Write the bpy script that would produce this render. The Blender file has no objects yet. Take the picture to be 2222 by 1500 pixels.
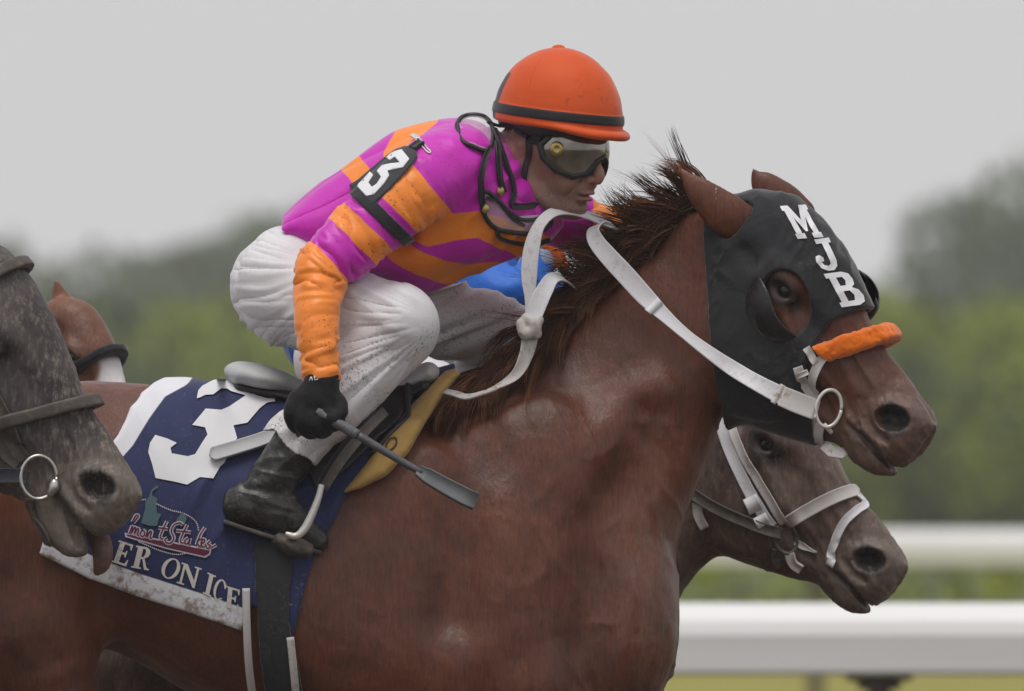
import bpy, bmesh, math, random
import numpy as np
from mathutils import Vector, Matrix
from mathutils.bvhtree import BVHTree

# ------------------------------------------------------------------ camera, sky, sun, exposure
scene = bpy.context.scene
S = 1080.0            # design units per metre (one design unit is about 0.93 mm)
CX, CY = 1111.0, 1000.0   # design origin: x under the lens axis, y at eye height
EYE = 1.47            # lens height above the track, metres
DIST = 36.0           # lens to the middle of the chestnut horse, metres

cam_d = bpy.data.cameras.new('camera')
cam = bpy.data.objects.new('camera', cam_d)
scene.collection.objects.link(cam)
cam.location = (0, -DIST, EYE)
cam.rotation_euler = (math.radians(90), 0, 0)
cam_d.sensor_width = 36
cam_d.lens = 36 * S * DIST / 2222
cam_d.shift_y = 250 / 2222
cam_d.clip_start = 1
cam_d.clip_end = 5000
cam_d.dof.use_dof = True
cam_d.dof.focus_distance = DIST - 0.2
cam_d.dof.aperture_fstop = cam_d.lens / 72.0
scene.camera = cam

world = bpy.data.worlds.new('World')
scene.world = world
world.use_nodes = True
wn, wl = world.node_tree.nodes, world.node_tree.links
wn.clear()
SUN_EL, SUN_AZ = math.radians(72), math.radians(205)
sky = wn.new('ShaderNodeTexSky'); sky.sky_type = 'NISHITA'; sky.sun_disc = False
sky.sun_elevation = SUN_EL; sky.sun_rotation = SUN_AZ
sky.dust_density = 4.0; sky.air_density = 1.0
hs = wn.new('ShaderNodeHueSaturation'); hs.inputs['Saturation'].default_value = 0.12
wl.new(sky.outputs[0], hs.inputs['Color'])
mx = wn.new('ShaderNodeMix'); mx.data_type = 'RGBA'; mx.inputs[0].default_value = 0.94   # cloud cover
wl.new(hs.outputs[0], mx.inputs[6]); mx.inputs[7].default_value = (5.98, 5.93, 6.14, 1)
bg = wn.new('ShaderNodeBackground'); bg.inputs['Strength'].default_value = 0.1
wl.new(mx.outputs[2], bg.inputs['Color'])
wo = wn.new('ShaderNodeOutputWorld'); wl.new(bg.outputs[0], wo.inputs['Surface'])

sun_d = bpy.data.lights.new('sun', 'SUN'); sun_d.energy = 1.5; sun_d.angle = math.radians(32)
sun_d.color = (1.0, 0.97, 0.93)
sun = bpy.data.objects.new('sun', sun_d); scene.collection.objects.link(sun)
sdir = Vector((math.sin(SUN_AZ) * math.cos(SUN_EL), math.cos(SUN_AZ) * math.cos(SUN_EL), math.sin(SUN_EL)))
sun.rotation_euler = sdir.to_track_quat('Z', 'Y').to_euler()
sun.location = (0, 0, 30)

vs = scene.view_settings
vs.view_transform = 'Standard'; vs.look = 'None'; vs.exposure = 0.2; vs.gamma = 1.0; vs.use_curve_mapping = False
scene.cycles.use_denoising = True
scene.cycles.max_bounces = 6; scene.cycles.diffuse_bounces = 3; scene.cycles.glossy_bounces = 3
scene.cycles.transmission_bounces = 4; scene.cycles.transparent_max_bounces = 8; scene.cycles.volume_bounces = 2

# ------------------------------------------------------------------ object helpers
COL = scene.collection
def tw(P):
    """design (x, y down, d away) -> world metres"""
    P = np.asarray(P, dtype=np.float64).reshape(-1, 3)
    return np.stack([(P[:, 0] - CX) / S, P[:, 2] / S, EYE + (CY - P[:, 1]) / S], 1)

def tag(o, label=None, cat=None, group=None, kind=None):
    if label: o['label'] = label
    if cat: o['category'] = cat
    if group: o['group'] = group
    if kind: o['kind'] = kind
    return o

def empty(name, loc, label, cat, group=None):
    o = bpy.data.objects.new(name, None); COL.objects.link(o)
    o.location = loc; o.empty_display_size = 0.1
    return tag(o, label, cat, group)

def wloc(o):
    v = np.zeros(3)
    while o is not None:
        v += np.array(o.location); o = o.parent
    return v

def mkobj(name, V, F, mat, parent=None, smooth=True, attrs=None, origin=None):
    V = np.asarray(V, dtype=np.float64)
    base = wloc(parent) if parent is not None else np.zeros(3)
    if origin is None:
        origin = base if parent is not None else np.array([V[:, 0].mean(), V[:, 1].mean(), V[:, 2].min()])
    me = bpy.data.meshes.new(name)
    L = V - origin
    if isinstance(F, np.ndarray):
        n = len(F); k = F.shape[1]
        me.vertices.add(len(L)); me.vertices.foreach_set('co', L.astype(np.float32).ravel())
        me.loops.add(n * k); me.loops.foreach_set('vertex_index', F.astype(np.int32).ravel())
        me.polygons.add(n)
        me.polygons.foreach_set('loop_start', np.arange(0, n * k, k, dtype=np.int32))
        me.update(calc_edges=True); me.validate()
    else:
        me.from_pydata([tuple(v) for v in L], [], [tuple(int(i) for i in f) for f in F])
        me.update()
    if smooth: me.polygons.foreach_set('use_smooth', np.ones(len(me.polygons), dtype=bool))
    for k, a in (attrs or {}).items():
        a = np.asarray(a, dtype=np.float32)
        if a.ndim == 1:
            at = me.attributes.new(k, 'FLOAT', 'POINT'); at.data.foreach_set('value', a)
        else:
            at = me.attributes.new(k, 'FLOAT_VECTOR', 'POINT'); at.data.foreach_set('vector', a.ravel())
    if mat is not None: me.materials.append(mat)
    o = bpy.data.objects.new(name, me); COL.objects.link(o)
    o.location = tuple(origin - base)
    if parent is not None: o.parent = parent
    return o

# ------------------------------------------------------------------ implicit surfaces
f32 = np.float32
def smooth_tab(pts, n=240, rad=7, passes=2):
    pts = sorted(pts); xs = np.array([p[0] for p in pts], float); ys = np.array([p[1] for p in pts], float)
    X = np.linspace(xs[0], xs[-1], n); Y = np.interp(X, xs, ys)
    ker = np.ones(2 * rad + 1) / (2 * rad + 1)
    for _ in range(passes):
        a = 2 * Y[0] - Y[rad:0:-1]; b = 2 * Y[-1] - Y[-2:-rad - 2:-1]
        Y = np.convolve(np.concatenate([a, Y, b]), ker, 'valid')
    return X, Y

def vnoise(x, y, z, seed=0):
    """smooth value noise in 0..1"""
    x, y, z = np.broadcast_arrays(x, y, z)
    xi, yi, zi = np.floor(x).astype(np.int64), np.floor(y).astype(np.int64), np.floor(z).astype(np.int64)
    fx, fy, fz = x - xi, y - yi, z - zi
    fx = fx * fx * (3 - 2 * fx); fy = fy * fy * (3 - 2 * fy); fz = fz * fz * (3 - 2 * fz)
    def h(i, j, k):
        n = (i * 374761393 + j * 668265263 + k * 2147483647 + seed * 974634777) & 0x7fffffff
        n = ((n ^ (n >> 13)) * 1274126177) & 0x7fffffff
        n = n ^ (n >> 16)
        return (n & 0xffff) / 65535.0
    r = 0
    for a in (0, 1):
        for b in (0, 1):
            for c in (0, 1):
                w = (fx if a else 1 - fx) * (fy if b else 1 - fy) * (fz if c else 1 - fz)
                r = r + w * h(xi + a, yi + b, zi + c)
    return r
def ridge(n): return 1 - np.abs(2 * n - 1)
def sstep(a, b, x):
    t = np.clip((x - a) / (b - a), 0, 1); return t * t * (3 - 2 * t)

def smin(a, b, k):
    if k <= 0: return np.minimum(a, b)
    h = np.maximum(k - np.abs(a - b), 0) / k
    return np.minimum(a, b) - h * h * k * 0.25
def smax(a, b, k): return -smin(-a, -b, k)

class P:
    """implicit primitive: fn(x, y, d) -> distance, bb = box it can influence"""
    def __init__(s, fn, bb): s.fn, s.bb = fn, bb

def sph(c, r):
    rx, ry, rz = (r, r, r) if np.isscalar(r) else r
    return ell(c, (rx, ry, rz))
def ell(c, r, ang=0.0, sym=False):
    """ellipsoid, turned by ang degrees in the side plane; sym mirrors it in d"""
    ca, sa = math.cos(math.radians(ang)), math.sin(math.radians(ang)); rm = min(r)
    def fn(x, y, d):
        dd = (np.abs(d) if sym else d) - c[2]
        dx, dy = x - c[0], y - c[1]
        a = (dx * ca + dy * sa) / r[0]; b = (-dx * sa + dy * ca) / r[1]; e = dd / r[2]
        k0 = np.sqrt(a * a + b * b + e * e)
        k1 = np.sqrt((a / r[0]) ** 2 + (b / r[1]) ** 2 + (e / r[2]) ** 2) + 1e-6
        return np.minimum(k0 * (k0 - 1.0) / k1, 4 * (k0 - 1) * rm + 400) 
    R = max(r[0], r[1])
    db = (-c[2] - r[2], c[2] + r[2]) if sym else (c[2] - r[2], c[2] + r[2])
    return P(fn, (c[0] - R, c[0] + R, c[1] - R, c[1] + R, min(db), max(db)))

def catmull(pts, n=6):
    pts = np.asarray(pts, float)
    if len(pts) < 3 or n <= 1: return pts
    Q = np.vstack([2 * pts[0] - pts[1], pts, 2 * pts[-1] - pts[-2]]); out = []
    for i in range(1, len(Q) - 2):
        p0, p1, p2, p3 = Q[i - 1], Q[i], Q[i + 1], Q[i + 2]
        for t in np.linspace(0, 1, n, endpoint=False):
            out.append(0.5 * ((2 * p1) + (-p0 + p2) * t + (2 * p0 - 5 * p1 + 4 * p2 - p3) * t * t + (-p0 + 3 * p1 - 3 * p2 + p3) * t ** 3))
    out.append(Q[-2]); return np.array(out)

def chain(pts, n=4, sd=1.0, sym=False):
    """tapered round tube through (x, y, d, r); sd stretches it along d about each point"""
    Q = catmull(pts, n); Q[:, 3] = np.maximum(Q[:, 3], 1)
    def fn(x, y, d):
        dd0 = np.abs(d) if sym else d
        best = None
        for a, b in zip(Q[:-1], Q[1:]):
            ba = (b - a)[:3].copy(); ba[2] /= sd
            px, py, pd = x - a[0], y - a[1], (dd0 - a[2]) / sd
            t = np.clip((px * ba[0] + py * ba[1] + pd * ba[2]) / (ba @ ba + 1e-9), 0, 1)
            q = np.sqrt((px - t * ba[0]) ** 2 + (py - t * ba[1]) ** 2 + (pd - t * ba[2]) ** 2) - (a[3] + t * (b[3] - a[3]))
            best = q if best is None else np.minimum(best, q)
        return best
    R = Q[:, 3]
    d0, d1 = (Q[:, 2] - R * sd).min(), (Q[:, 2] + R * sd).max()
    if sym: m = max(abs(d0), abs(d1)); d0, d1 = -m, m
    return P(fn, ((Q[:, 0] - R).min(), (Q[:, 0] + R).max(), (Q[:, 1] - R).min(), (Q[:, 1] + R).max(), d0, d1))

def sloft(org, ang, top, bot, width, q=2.3, taper=((0, 0.0), (1, 0.0)), dc=0.0, raw=False):
    """body with a straight axis in the side plane: top and bottom outlines, half widths along the axis"""
    ca, sa = math.cos(ang), math.sin(ang)
    def uv(p):
        dx, dy = p[0] - org[0], p[1] - org[1]
        return (dx * ca + dy * sa, dx * sa - dy * ca)     # v is up when the axis points right
    T = smooth_tab([uv(p) for p in top]); B = smooth_tab([uv(p) for p in bot])
    Wd = smooth_tab(width); Tp = smooth_tab(list(taper)) if len(taper) > 1 else None
    u0, u1 = Wd[0][0], Wd[0][-1]
    def fn(x, y, d):
        dx, dy = x - org[0], y - org[1]
        u = dx * ca + dy * sa; v = dx * sa - dy * ca
        uc = np.clip(u, u0, u1)
        t1 = np.interp(uc, *T); b1 = np.interp(uc, *B); w = np.interp(uc, *Wd); tp = np.interp(uc, *Tp)
        h = np.maximum((t1 - b1) * 0.5, 4); vc = (t1 + b1) * 0.5
        t = (v - vc) / h
        s = np.abs(d - dc) / (w * np.clip(1 + tp * np.clip(t, -1.2, 1.2), 0.15, 3))
        rho = (np.abs(t) ** q + s ** q) ** (1 / q)
        dist = (rho - 1) * np.minimum(h, w)
        return np.maximum(dist, np.maximum(u - u1, u0 - u))
    pts = np.array(list(top) + list(bot)); wm = max(w for _, w in width) * 1.3
    return P(fn, (pts[:, 0].min() - 20, pts[:, 0].max() + 20, pts[:, 1].min() - 20, pts[:, 1].max() + 20, dc - wm, dc + wm))

class Body:
    """ordered list of smooth unions / cuts / displacements"""
    def __init__(s): s.ops = []
    def add(s, p, k=20): s.ops.append(('u', p, k)); return s
    def cut(s, p, k=8): s.ops.append(('s', p, k)); return s
    def disp(s, fn, bb=None): s.ops.append(('d', P(fn, bb), 0)); return s
    def __call__(s, x, y, d):
        x, y, d = [np.asarray(a, dtype=np.float64) for a in (x, y, d)]
        f = np.full(np.broadcast(x, y, d).shape, 900.0)
        if not f.size: return f
        rng = [(a.min(), a.max()) for a in (x, y, d)]
        for op, p, k in s.ops:
            if p.bb is not None and any(rng[q][1] < p.bb[2 * q] - 60 - k or rng[q][0] > p.bb[2 * q + 1] + 60 + k for q in range(3)): continue
            v = p.fn(x, y, d)
            f = smin(f, v, k) if op == 'u' else smax(f, -v, k) if op == 's' else f + v
        return f
    def grid(s, box, vox, pad=40, bs=12):
        """dense samples, worked out only in blocks near the surface"""
        nb = [max(1, int(math.ceil((box[2 * i + 1] - box[2 * i]) / (vox * bs)))) for i in range(3)]
        ax = [box[2 * i] + vox * np.arange(nb[i] * bs + 1, dtype=np.float64) for i in range(3)]
        cen = [box[2 * i] + vox * (bs * np.arange(nb[i]) + bs / 2) for i in range(3)]
        fc = np.full(nb, 900.0)
        c3 = (cen[0][:, None, None], cen[1][None, :, None], cen[2][None, None, :])
        for op, p, k in s.ops:
            v = p.fn(*c3)
            fc = smin(fc, v, k) if op == 'u' else smax(fc, -v, k) if op == 's' else fc + v
        f = np.repeat(np.repeat(np.repeat(fc, bs, 0), bs, 1), bs, 2)
        f = np.pad(f, ((0, 1), (0, 1), (0, 1)), mode='edge').astype(f32)
        reach = vox * bs * 0.87 * 1.5 + 10
        for i, j, l in np.argwhere(np.abs(fc) < reach):
            sl = (slice(i * bs, i * bs + bs + 1), slice(j * bs, j * bs + bs + 1), slice(l * bs, l * bs + bs + 1))
            x = ax[0][sl[0]][:, None, None].astype(f32); y = ax[1][sl[1]][None, :, None].astype(f32); d = ax[2][sl[2]][None, None, :].astype(f32)
            lo = (x[0, 0, 0], y[0, 0, 0], d[0, 0, 0]); hi = (x[-1, 0, 0], y[0, -1, 0], d[0, 0, -1])
            g = np.full((bs + 1,) * 3, 900.0, dtype=f32)
            for op, p, k in s.ops:
                if p.bb is not None and any(hi[q] < p.bb[2 * q] - pad - k or lo[q] > p.bb[2 * q + 1] + pad + k for q in range(3)): continue
                v = p.fn(x, y, d)
                g = smin(g, v, k) if op == 'u' else smax(g, -v, k) if op == 's' else g + v
            f[sl] = g
        return [a.astype(f32) for a in ax], f
    def mesh(s, box, vox, pad=40):
        ax, f = s.grid(box, vox, pad)
        return nets(ax, f)

def vnormals(V, Q):
    n = np.cross(V[Q[:, 2]] - V[Q[:, 0]], V[Q[:, 3]] - V[Q[:, 1]])
    N = np.zeros_like(V)
    for c in range(3):
        for k in range(4): N[:, c] += np.bincount(Q[:, k], n[:, c], len(V))
    return -N / (np.linalg.norm(N, axis=1)[:, None] + 1e-9)     # outward in design space
def shell(body, off, th, poly, extra=None, bb=None):
    """cloth or leather lying on a body: a skin of half thickness th at distance off, cut to an outline"""
    def fn(x, y, d):
        b = body(x, y, d)
        f = smax(np.abs(b - off) - th, poly(x, y) if poly else -1e3, 3)
        return extra(f, x, y, d, b) if extra else f
    B = Body(); B.ops = [('u', P(fn, bb), 0)]; return B

def nets(ax, f):
    """naive surface nets -> vertices (design space), quads"""
    ins = f < 0
    nx, ny, nz = f.shape
    cnt = np.zeros((nx - 1, ny - 1, nz - 1), dtype=np.int8)
    for a in (0, 1):
        for b in (0, 1):
            for c in (0, 1):
                cnt += ins[a:nx - 1 + a, b:ny - 1 + b, c:nz - 1 + c]
    act = (cnt > 0) & (cnt < 8)
    I, J, K = np.nonzero(act)
    idx = np.full(act.shape, -1, dtype=np.int64); idx[I, J, K] = np.arange(len(I))
    cor = [(a, b, c) for a in (0, 1) for b in (0, 1) for c in (0, 1)]
    val = [f[I + a, J + b, K + c].astype(np.float64) for a, b, c in cor]
    acc = np.zeros((len(I), 3)); n = np.zeros(len(I))
    for p in range(8):
        for q in range(p + 1, 8):
            df = [cor[q][i] - cor[p][i] for i in range(3)]
            if sum(abs(z) for z in df) != 1: continue
            m = (val[p] < 0) != (val[q] < 0)
            t = np.where(m, val[p] / np.where(m, val[p] - val[q], 1), 0)
            for i in range(3):
                acc[:, i] += np.where(m, cor[p][i] + t * df[i], 0)
            n += m
    acc /= np.maximum(n, 1)[:, None]
    V = np.stack([ax[i][0] + (np.stack([I, J, K][i:i + 1], 0)[0] + acc[:, i]) * (ax[i][1] - ax[i][0]) for i in range(3)], 1)
    quads = []
    # crossing edges along each axis
    for axis in range(3):
        o1, o2 = [(1, 2), (2, 0), (0, 1)][axis]
        sl0 = [slice(None)] * 3; sl1 = [slice(None)] * 3
        sl0[axis] = slice(0, -1); sl1[axis] = slice(1, None)
        for o in (o1, o2):
            sl0[o] = slice(1, -1); sl1[o] = slice(1, -1)
        a, b = ins[tuple(sl0)], ins[tuple(sl1)]
        for flip, m in ((False, a & ~b), (True, ~a & b)):
            E = np.array(np.nonzero(m)).T
            if not len(E): continue
            E[:, o1] += 1; E[:, o2] += 1
            def cell(p, q):
                c = E.copy(); c[:, o1] -= p; c[:, o2] -= q
                return idx[c[:, 0], c[:, 1], c[:, 2]]
            qd = np.stack([cell(1, 1), cell(0, 1), cell(0, 0), cell(1, 0)], 1)
            quads.append(qd[:, ::-1] if flip else qd)
    Q = np.concatenate(quads) if quads else np.zeros((0, 4), int)
    Q = Q[(Q >= 0).all(1)]
    Q = Q[:, ::-1]      # the y axis points down in design space: mirror
    return V, Q

def relax(V, Q, it=2, lam=0.5):
    E = np.concatenate([Q[:, [0, 1]], Q[:, [1, 2]], Q[:, [2, 3]], Q[:, [3, 0]]])
    for i in range(it):
        acc = np.zeros_like(V); n = np.zeros(len(V))
        for c in range(3):
            acc[:, c] = np.bincount(E[:, 0], V[E[:, 1], c], len(V)) + np.bincount(E[:, 1], V[E[:, 0], c], len(V))
        n = np.bincount(E[:, 0], minlength=len(V)) + np.bincount(E[:, 1], minlength=len(V))
        V = V + lam * (acc / np.maximum(n, 1)[:, None] - V)
    return V

def hit(body, x, y, d0=-700, d1=None, step=4):
    """depth at which a line of sight square to the side plane meets the body"""
    x = np.atleast_1d(np.asarray(x, float)); y = np.atleast_1d(np.asarray(y, float))
    ds = np.arange(d0, d0 + 1000 if d1 is None else d1, step)
    f = body(x[:, None], y[:, None], ds[None, :])
    ins = f < 0
    k = np.argmax(ins, 1); none = ~ins.any(1)
    k = np.clip(k, 1, None); r = np.arange(len(x))
    a, b = f[r, k - 1], f[r, k]
    out = ds[k - 1] + step * a / np.where(a - b == 0, 1, a - b)
    out[none] = np.nan
    return out
def grad(body, p, e=3.0):
    p = np.asarray(p, float)
    g = np.stack([body(p[:, 0] + (i == 0) * e, p[:, 1] + (i == 1) * e, p[:, 2] + (i == 2) * e)
                  - body(p[:, 0] - (i == 0) * e, p[:, 1] - (i == 1) * e, p[:, 2] - (i == 2) * e) for i in range(3)], 1)
    return g / (np.linalg.norm(g, axis=1)[:, None] + 1e-9)
def onto(body, p, lift, it=4):
    """move design points onto the body's surface, lifted"""
    p = np.asarray(p, float).copy()
    for _ in range(it):
        f = body(p[:, 0], p[:, 1], p[:, 2]); g = grad(body, p)
        p -= np.clip(f - lift, -30, 30)[:, None] * g * 0.8
    return p

def poly_sd(pts):
    """signed distance to a polygon in the side plane (negative inside)"""
    Pp = np.asarray(pts, float)
    def fn(x, y):
        x, y = np.broadcast_arrays(x, y)
        best = np.full(x.shape, 1e9); ins = np.zeros(x.shape, bool)
        for a, b in zip(Pp, np.roll(Pp, -1, 0)):
            bx, by = b - a; px, py = x - a[0], y - a[1]
            t = np.clip((px * bx + py * by) / (bx * bx + by * by + 1e-9), 0, 1)
            best = np.minimum(best, (px - t * bx) ** 2 + (py - t * by) ** 2)
            c = (a[1] > y) != (b[1] > y)
            ins ^= c & (x < (b[0] - a[0]) * (y - a[1]) / (b[1] - a[1] if b[1] != a[1] else 1e-9) + a[0])
        return np.where(ins, -1, 1) * np.sqrt(best)
    return fn
def line_sd(pts):
    Pp = np.asarray(pts, float)
    def fn(x, y):
        best = None
        for a, b in zip(Pp[:-1], Pp[1:]):
            bx, by = b - a; px, py = x - a[0], y - a[1]
            t = np.clip((px * bx + py * by) / (bx * bx + by * by + 1e-9), 0, 1)
            q = (px - t * bx) ** 2 + (py - t * by) ** 2
            best = q if best is None else np.minimum(best, q)
        return np.sqrt(best)
    return fn

# ------------------------------------------------------------------ swept shapes
def frames(C):
    T = np.gradient(C, axis=0); T /= np.linalg.norm(T, axis=1)[:, None] + 1e-9
    return T
def strap(C, N, width, thick, caps=True):
    """flat strap: centre line C, surface normals N, width per point"""
    C = np.asarray(C, float); N = np.asarray(N, float); n = len(C)
    width = np.broadcast_to(np.asarray(width, float), (n,)); thick = np.broadcast_to(np.asarray(thick, float), (n,))
    T = frames(C); B = np.cross(T, N); B /= np.linalg.norm(B, axis=1)[:, None] + 1e-9
    N = np.cross(B, T)
    prof = [(-.5, -.4), (-.48, -.5), (.48, -.5), (.5, -.4), (.5, .4), (.48, .5), (.40, .5), (.37, .38), (-.37, .38), (-.40, .5), (-.48, .5), (-.5, .4)]
    m = len(prof); V = []
    for a, b in prof: V.append(C + B * (a * width)[:, None] + N * (b * thick)[:, None])
    V = np.stack(V, 1).reshape(-1, 3); F = []
    for i in range(n - 1):
        for j in range(m):
            F.append((i * m + j, i * m + (j + 1) % m, (i + 1) * m + (j + 1) % m, (i + 1) * m + j))
    if caps: F.append(tuple(range(m - 1, -1, -1))); F.append(tuple((n - 1) * m + j for j in range(m)))
    return V, F
def tube(C, r, m=8, caps=True):
    C = np.asarray(C, float); n = len(C); r = np.broadcast_to(np.asarray(r, float), (n,)); T = frames(C)
    up = np.array([0.13, 0.21, 1.0]); A = np.cross(T, up); A /= np.linalg.norm(A, axis=1)[:, None] + 1e-9; Bv = np.cross(T, A)
    th = np.arange(m) * 2 * np.pi / m
    V = (C[:, None, :] + r[:, None, None] * (np.cos(th)[None, :, None] * A[:, None, :] + np.sin(th)[None, :, None] * Bv[:, None, :])).reshape(-1, 3)
    F = [(i * m + j, i * m + (j + 1) % m, (i + 1) * m + (j + 1) % m, (i + 1) * m + j) for i in range(n - 1) for j in range(m)]
    if caps: F.append(tuple(range(m - 1, -1, -1))); F.append(tuple((n - 1) * m + j for j in range(m)))
    return V, F
def merge(*VF):
    V, F, o = [], [], 0
    for v, f in VF:
        V.append(np.asarray(v)); F += [tuple(int(i) + o for i in q) for q in f]; o += len(v)
    return np.concatenate(V), F
def strap_on(body, pts, width, thick, lift=None, n=8, sd0=-700):
    """strap lying on a body along design points given as (x, y) or (x, y, d)"""
    C = catmull([p[:2] for p in pts], n)
    if len(pts[0]) == 2:
        d = hit(body, C[:, 0], C[:, 1], d0=sd0)
        ok = ~np.isnan(d); d = np.interp(np.arange(len(d)), np.nonzero(ok)[0], d[ok]) if ok.any() else np.full(len(d), -60.0)
    else: d = catmull(pts, n)[:, 2]
    Q = onto(body, np.column_stack([C, d]), thick * 0.4 if lift is None else lift)
    return strap(Q, grad(body, Q), width, thick)
def dmesh(name, VF, mat, parent=None, **k):
    V, F = VF
    if isinstance(F, list): F = [tuple(f[::-1]) for f in F]   # design space is mirrored
    return mkobj(name, tw(V), F, mat, parent, **k)

# ------------------------------------------------------------------ flat print laid on a surface
def decal(name, polys, body, mat, parent, lift=1.6, cell=7.0, sd0=-700, holes=None, shift=None, depth=None):
    """polygons in the side plane, cut into small cells and laid on the body"""
    bm = bmesh.new()
    for pl in polys:
        outer, inner = (pl if isinstance(pl, tuple) else (pl, []))
        edges = []
        for ring in [outer] + list(inner):
            vs_ = [bm.verts.new((p[0], p[1], 0)) for p in ring]
            edges += [bm.edges.new((vs_[i], vs_[(i + 1) % len(vs_)])) for i in range(len(vs_))]
        bmesh.ops.triangle_fill(bm, use_beauty=True, use_dissolve=False, edges=edges)
    co = np.array([v.co for v in bm.verts])
    for ax in (0, 1):
        for c in np.arange(co[:, ax].min() + cell * .5, co[:, ax].max(), cell):
            no = (1, 0, 0) if ax == 0 else (0, 1, 0)
            pc = (c, 0, 0) if ax == 0 else (0, c, 0)
            bmesh.ops.bisect_plane(bm, geom=bm.verts[:] + bm.edges[:] + bm.faces[:], plane_co=pc, plane_no=no, dist=1e-4)
    bm.verts.ensure_lookup_table(); bm.verts.index_update()
    V = np.array([v.co for v in bm.verts]); F = [[v.index for v in f.verts] for f in bm.faces]; bm.free()
    d = hit(body, V[:, 0], V[:, 1], d0=sd0) if depth is None else np.full(len(V), float(depth))
    ok = ~np.isnan(d)
    if not ok.all(): d[~ok] = np.nanmedian(d)
    V[:, 2] = d
    V = V + grad(body, V) * lift
    A = V[[f[0] for f in F]]; Bv = V[[f[1] for f in F]]; Cv = V[[f[2] for f in F]]
    nz = np.cross(Bv - A, Cv - A)[:, 2]
    # face the camera side (negative d); design->world mirrors, so keep faces whose d-normal is positive here
    F = [f if n > 0 else f[::-1] for f, n in zip(F, nz)]
    return mkobj(name, tw(V), F, mat, parent, smooth=True)

# ------------------------------------------------------------------ materials
class M:
    def __init__(s, name, rough=0.6, spec=0.4, sheen=0.0):
        s.m = bpy.data.materials.new(name); s.m.use_nodes = True
        s.n, s.l = s.m.node_tree.nodes, s.m.node_tree.links
        s.b = s.n['Principled BSDF']; s.o = s.n['Material Output']
        s.b.inputs['Roughness'].default_value = rough
        s.b.inputs['Specular IOR Level'].default_value = spec
        if sheen: s.b.inputs['Sheen Weight'].default_value = sheen; s.b.inputs['Sheen Roughness'].default_value = 0.4
        s.tc = s.n.new('ShaderNodeTexCoord')
    def co(s, scale=(1, 1, 1), rot=(0, 0, 0)):
        mp = s.n.new('ShaderNodeMapping'); mp.inputs['Scale'].default_value = scale; mp.inputs['Rotation'].default_value = rot
        s.l.new(s.tc.outputs['Object'], mp.inputs[0]); return mp.outputs[0]
    def noise(s, scale, detail=4, rough=0.55, co=None, dist=0.0):
        t = s.n.new('ShaderNodeTexNoise'); t.inputs['Scale'].default_value = scale; t.inputs['Detail'].default_value = detail
        t.inputs['Roughness'].default_value = rough; t.inputs['Distortion'].default_value = dist
        s.l.new(co if co is not None else s.tc.outputs['Object'], t.inputs['Vector']); return t.outputs['Fac']
    def voro(s, scale, co=None, feat='F1'):
        t = s.n.new('ShaderNodeTexVoronoi'); t.inputs['Scale'].default_value = scale; t.feature = feat
        s.l.new(co if co is not None else s.tc.outputs['Object'], t.inputs['Vector']); return t.outputs['Distance']
    def attr(s, name):
        t = s.n.new('ShaderNodeAttribute'); t.attribute_name = name; return t.outputs['Fac']
    def ramp(s, fac, stops, const=False):
        r = s.n.new('ShaderNodeValToRGB'); cr = r.color_ramp
        if const: cr.interpolation = 'CONSTANT'
        while len(cr.elements) < len(stops): cr.elements.new(0.5)
        for e, (p, c) in zip(cr.elements, stops):
            e.position = p; e.color = (c, c, c, 1) if np.isscalar(c) else (*c, 1)
        s.l.new(fac, r.inputs[0]); return r.outputs[0]
    def math(s, op, a, b=None):
        n = s.n.new('ShaderNodeMath'); n.operation = op
        for i, v in enumerate((a, b)):
            if v is None: continue
            if np.isscalar(v): n.inputs[i].default_value = v
            else: s.l.new(v, n.inputs[i])
        return n.outputs[0]
    def mix(s, fac, a, b, mode='MIX'):
        n = s.n.new('ShaderNodeMix'); n.data_type = 'RGBA'; n.blend_type = mode; n.clamp_factor = True
        for i, v in ((0, fac), (6, a), (7, b)):
            if np.isscalar(v): n.inputs[i].default_value = v
            elif isinstance(v, tuple): n.inputs[i].default_value = (*v, 1) if len(v) == 3 else v
            else: s.l.new(v, n.inputs[i])
        return n.outputs[2]
    def step(s, v, edge=0.0, soft=0.5):
        n = s.n.new('ShaderNodeMapRange'); n.interpolation_type = 'SMOOTHSTEP'
        n.inputs['From Min'].default_value = edge - soft; n.inputs['From Max'].default_value = edge + soft
        s.l.new(v, n.inputs[0]); return n.outputs[0]
    def col(s, c):
        if isinstance(c, tuple): s.b.inputs['Base Color'].default_value = (*c, 1)
        else: s.l.new(c, s.b.inputs['Base Color'])
        return s
    def rough(s, v): s.l.new(v, s.b.inputs['Roughness']); return s
    def bump(s, h, strength=0.3, dist=0.002):
        n = s.n.new('ShaderNodeBump'); n.inputs['Strength'].default_value = strength; n.inputs['Distance'].default_value = dist
        s.l.new(h, n.inputs['Height'])
        if s.b.inputs['Normal'].is_linked: s.l.new(s.b.inputs['Normal'].links[0].from_socket, n.inputs['Normal'])
        s.l.new(n.outputs[0], s.b.inputs['Normal']); return s
    def flag(s, key, v): s.b.inputs[key].default_value = v; return s

def srgb(r, g, b):
    f = lambda c: c / 12.92 if c <= 0.04045 else ((c + 0.055) / 1.055) ** 2.4
    return (f(r / 255), f(g / 255), f(b / 255))
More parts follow.
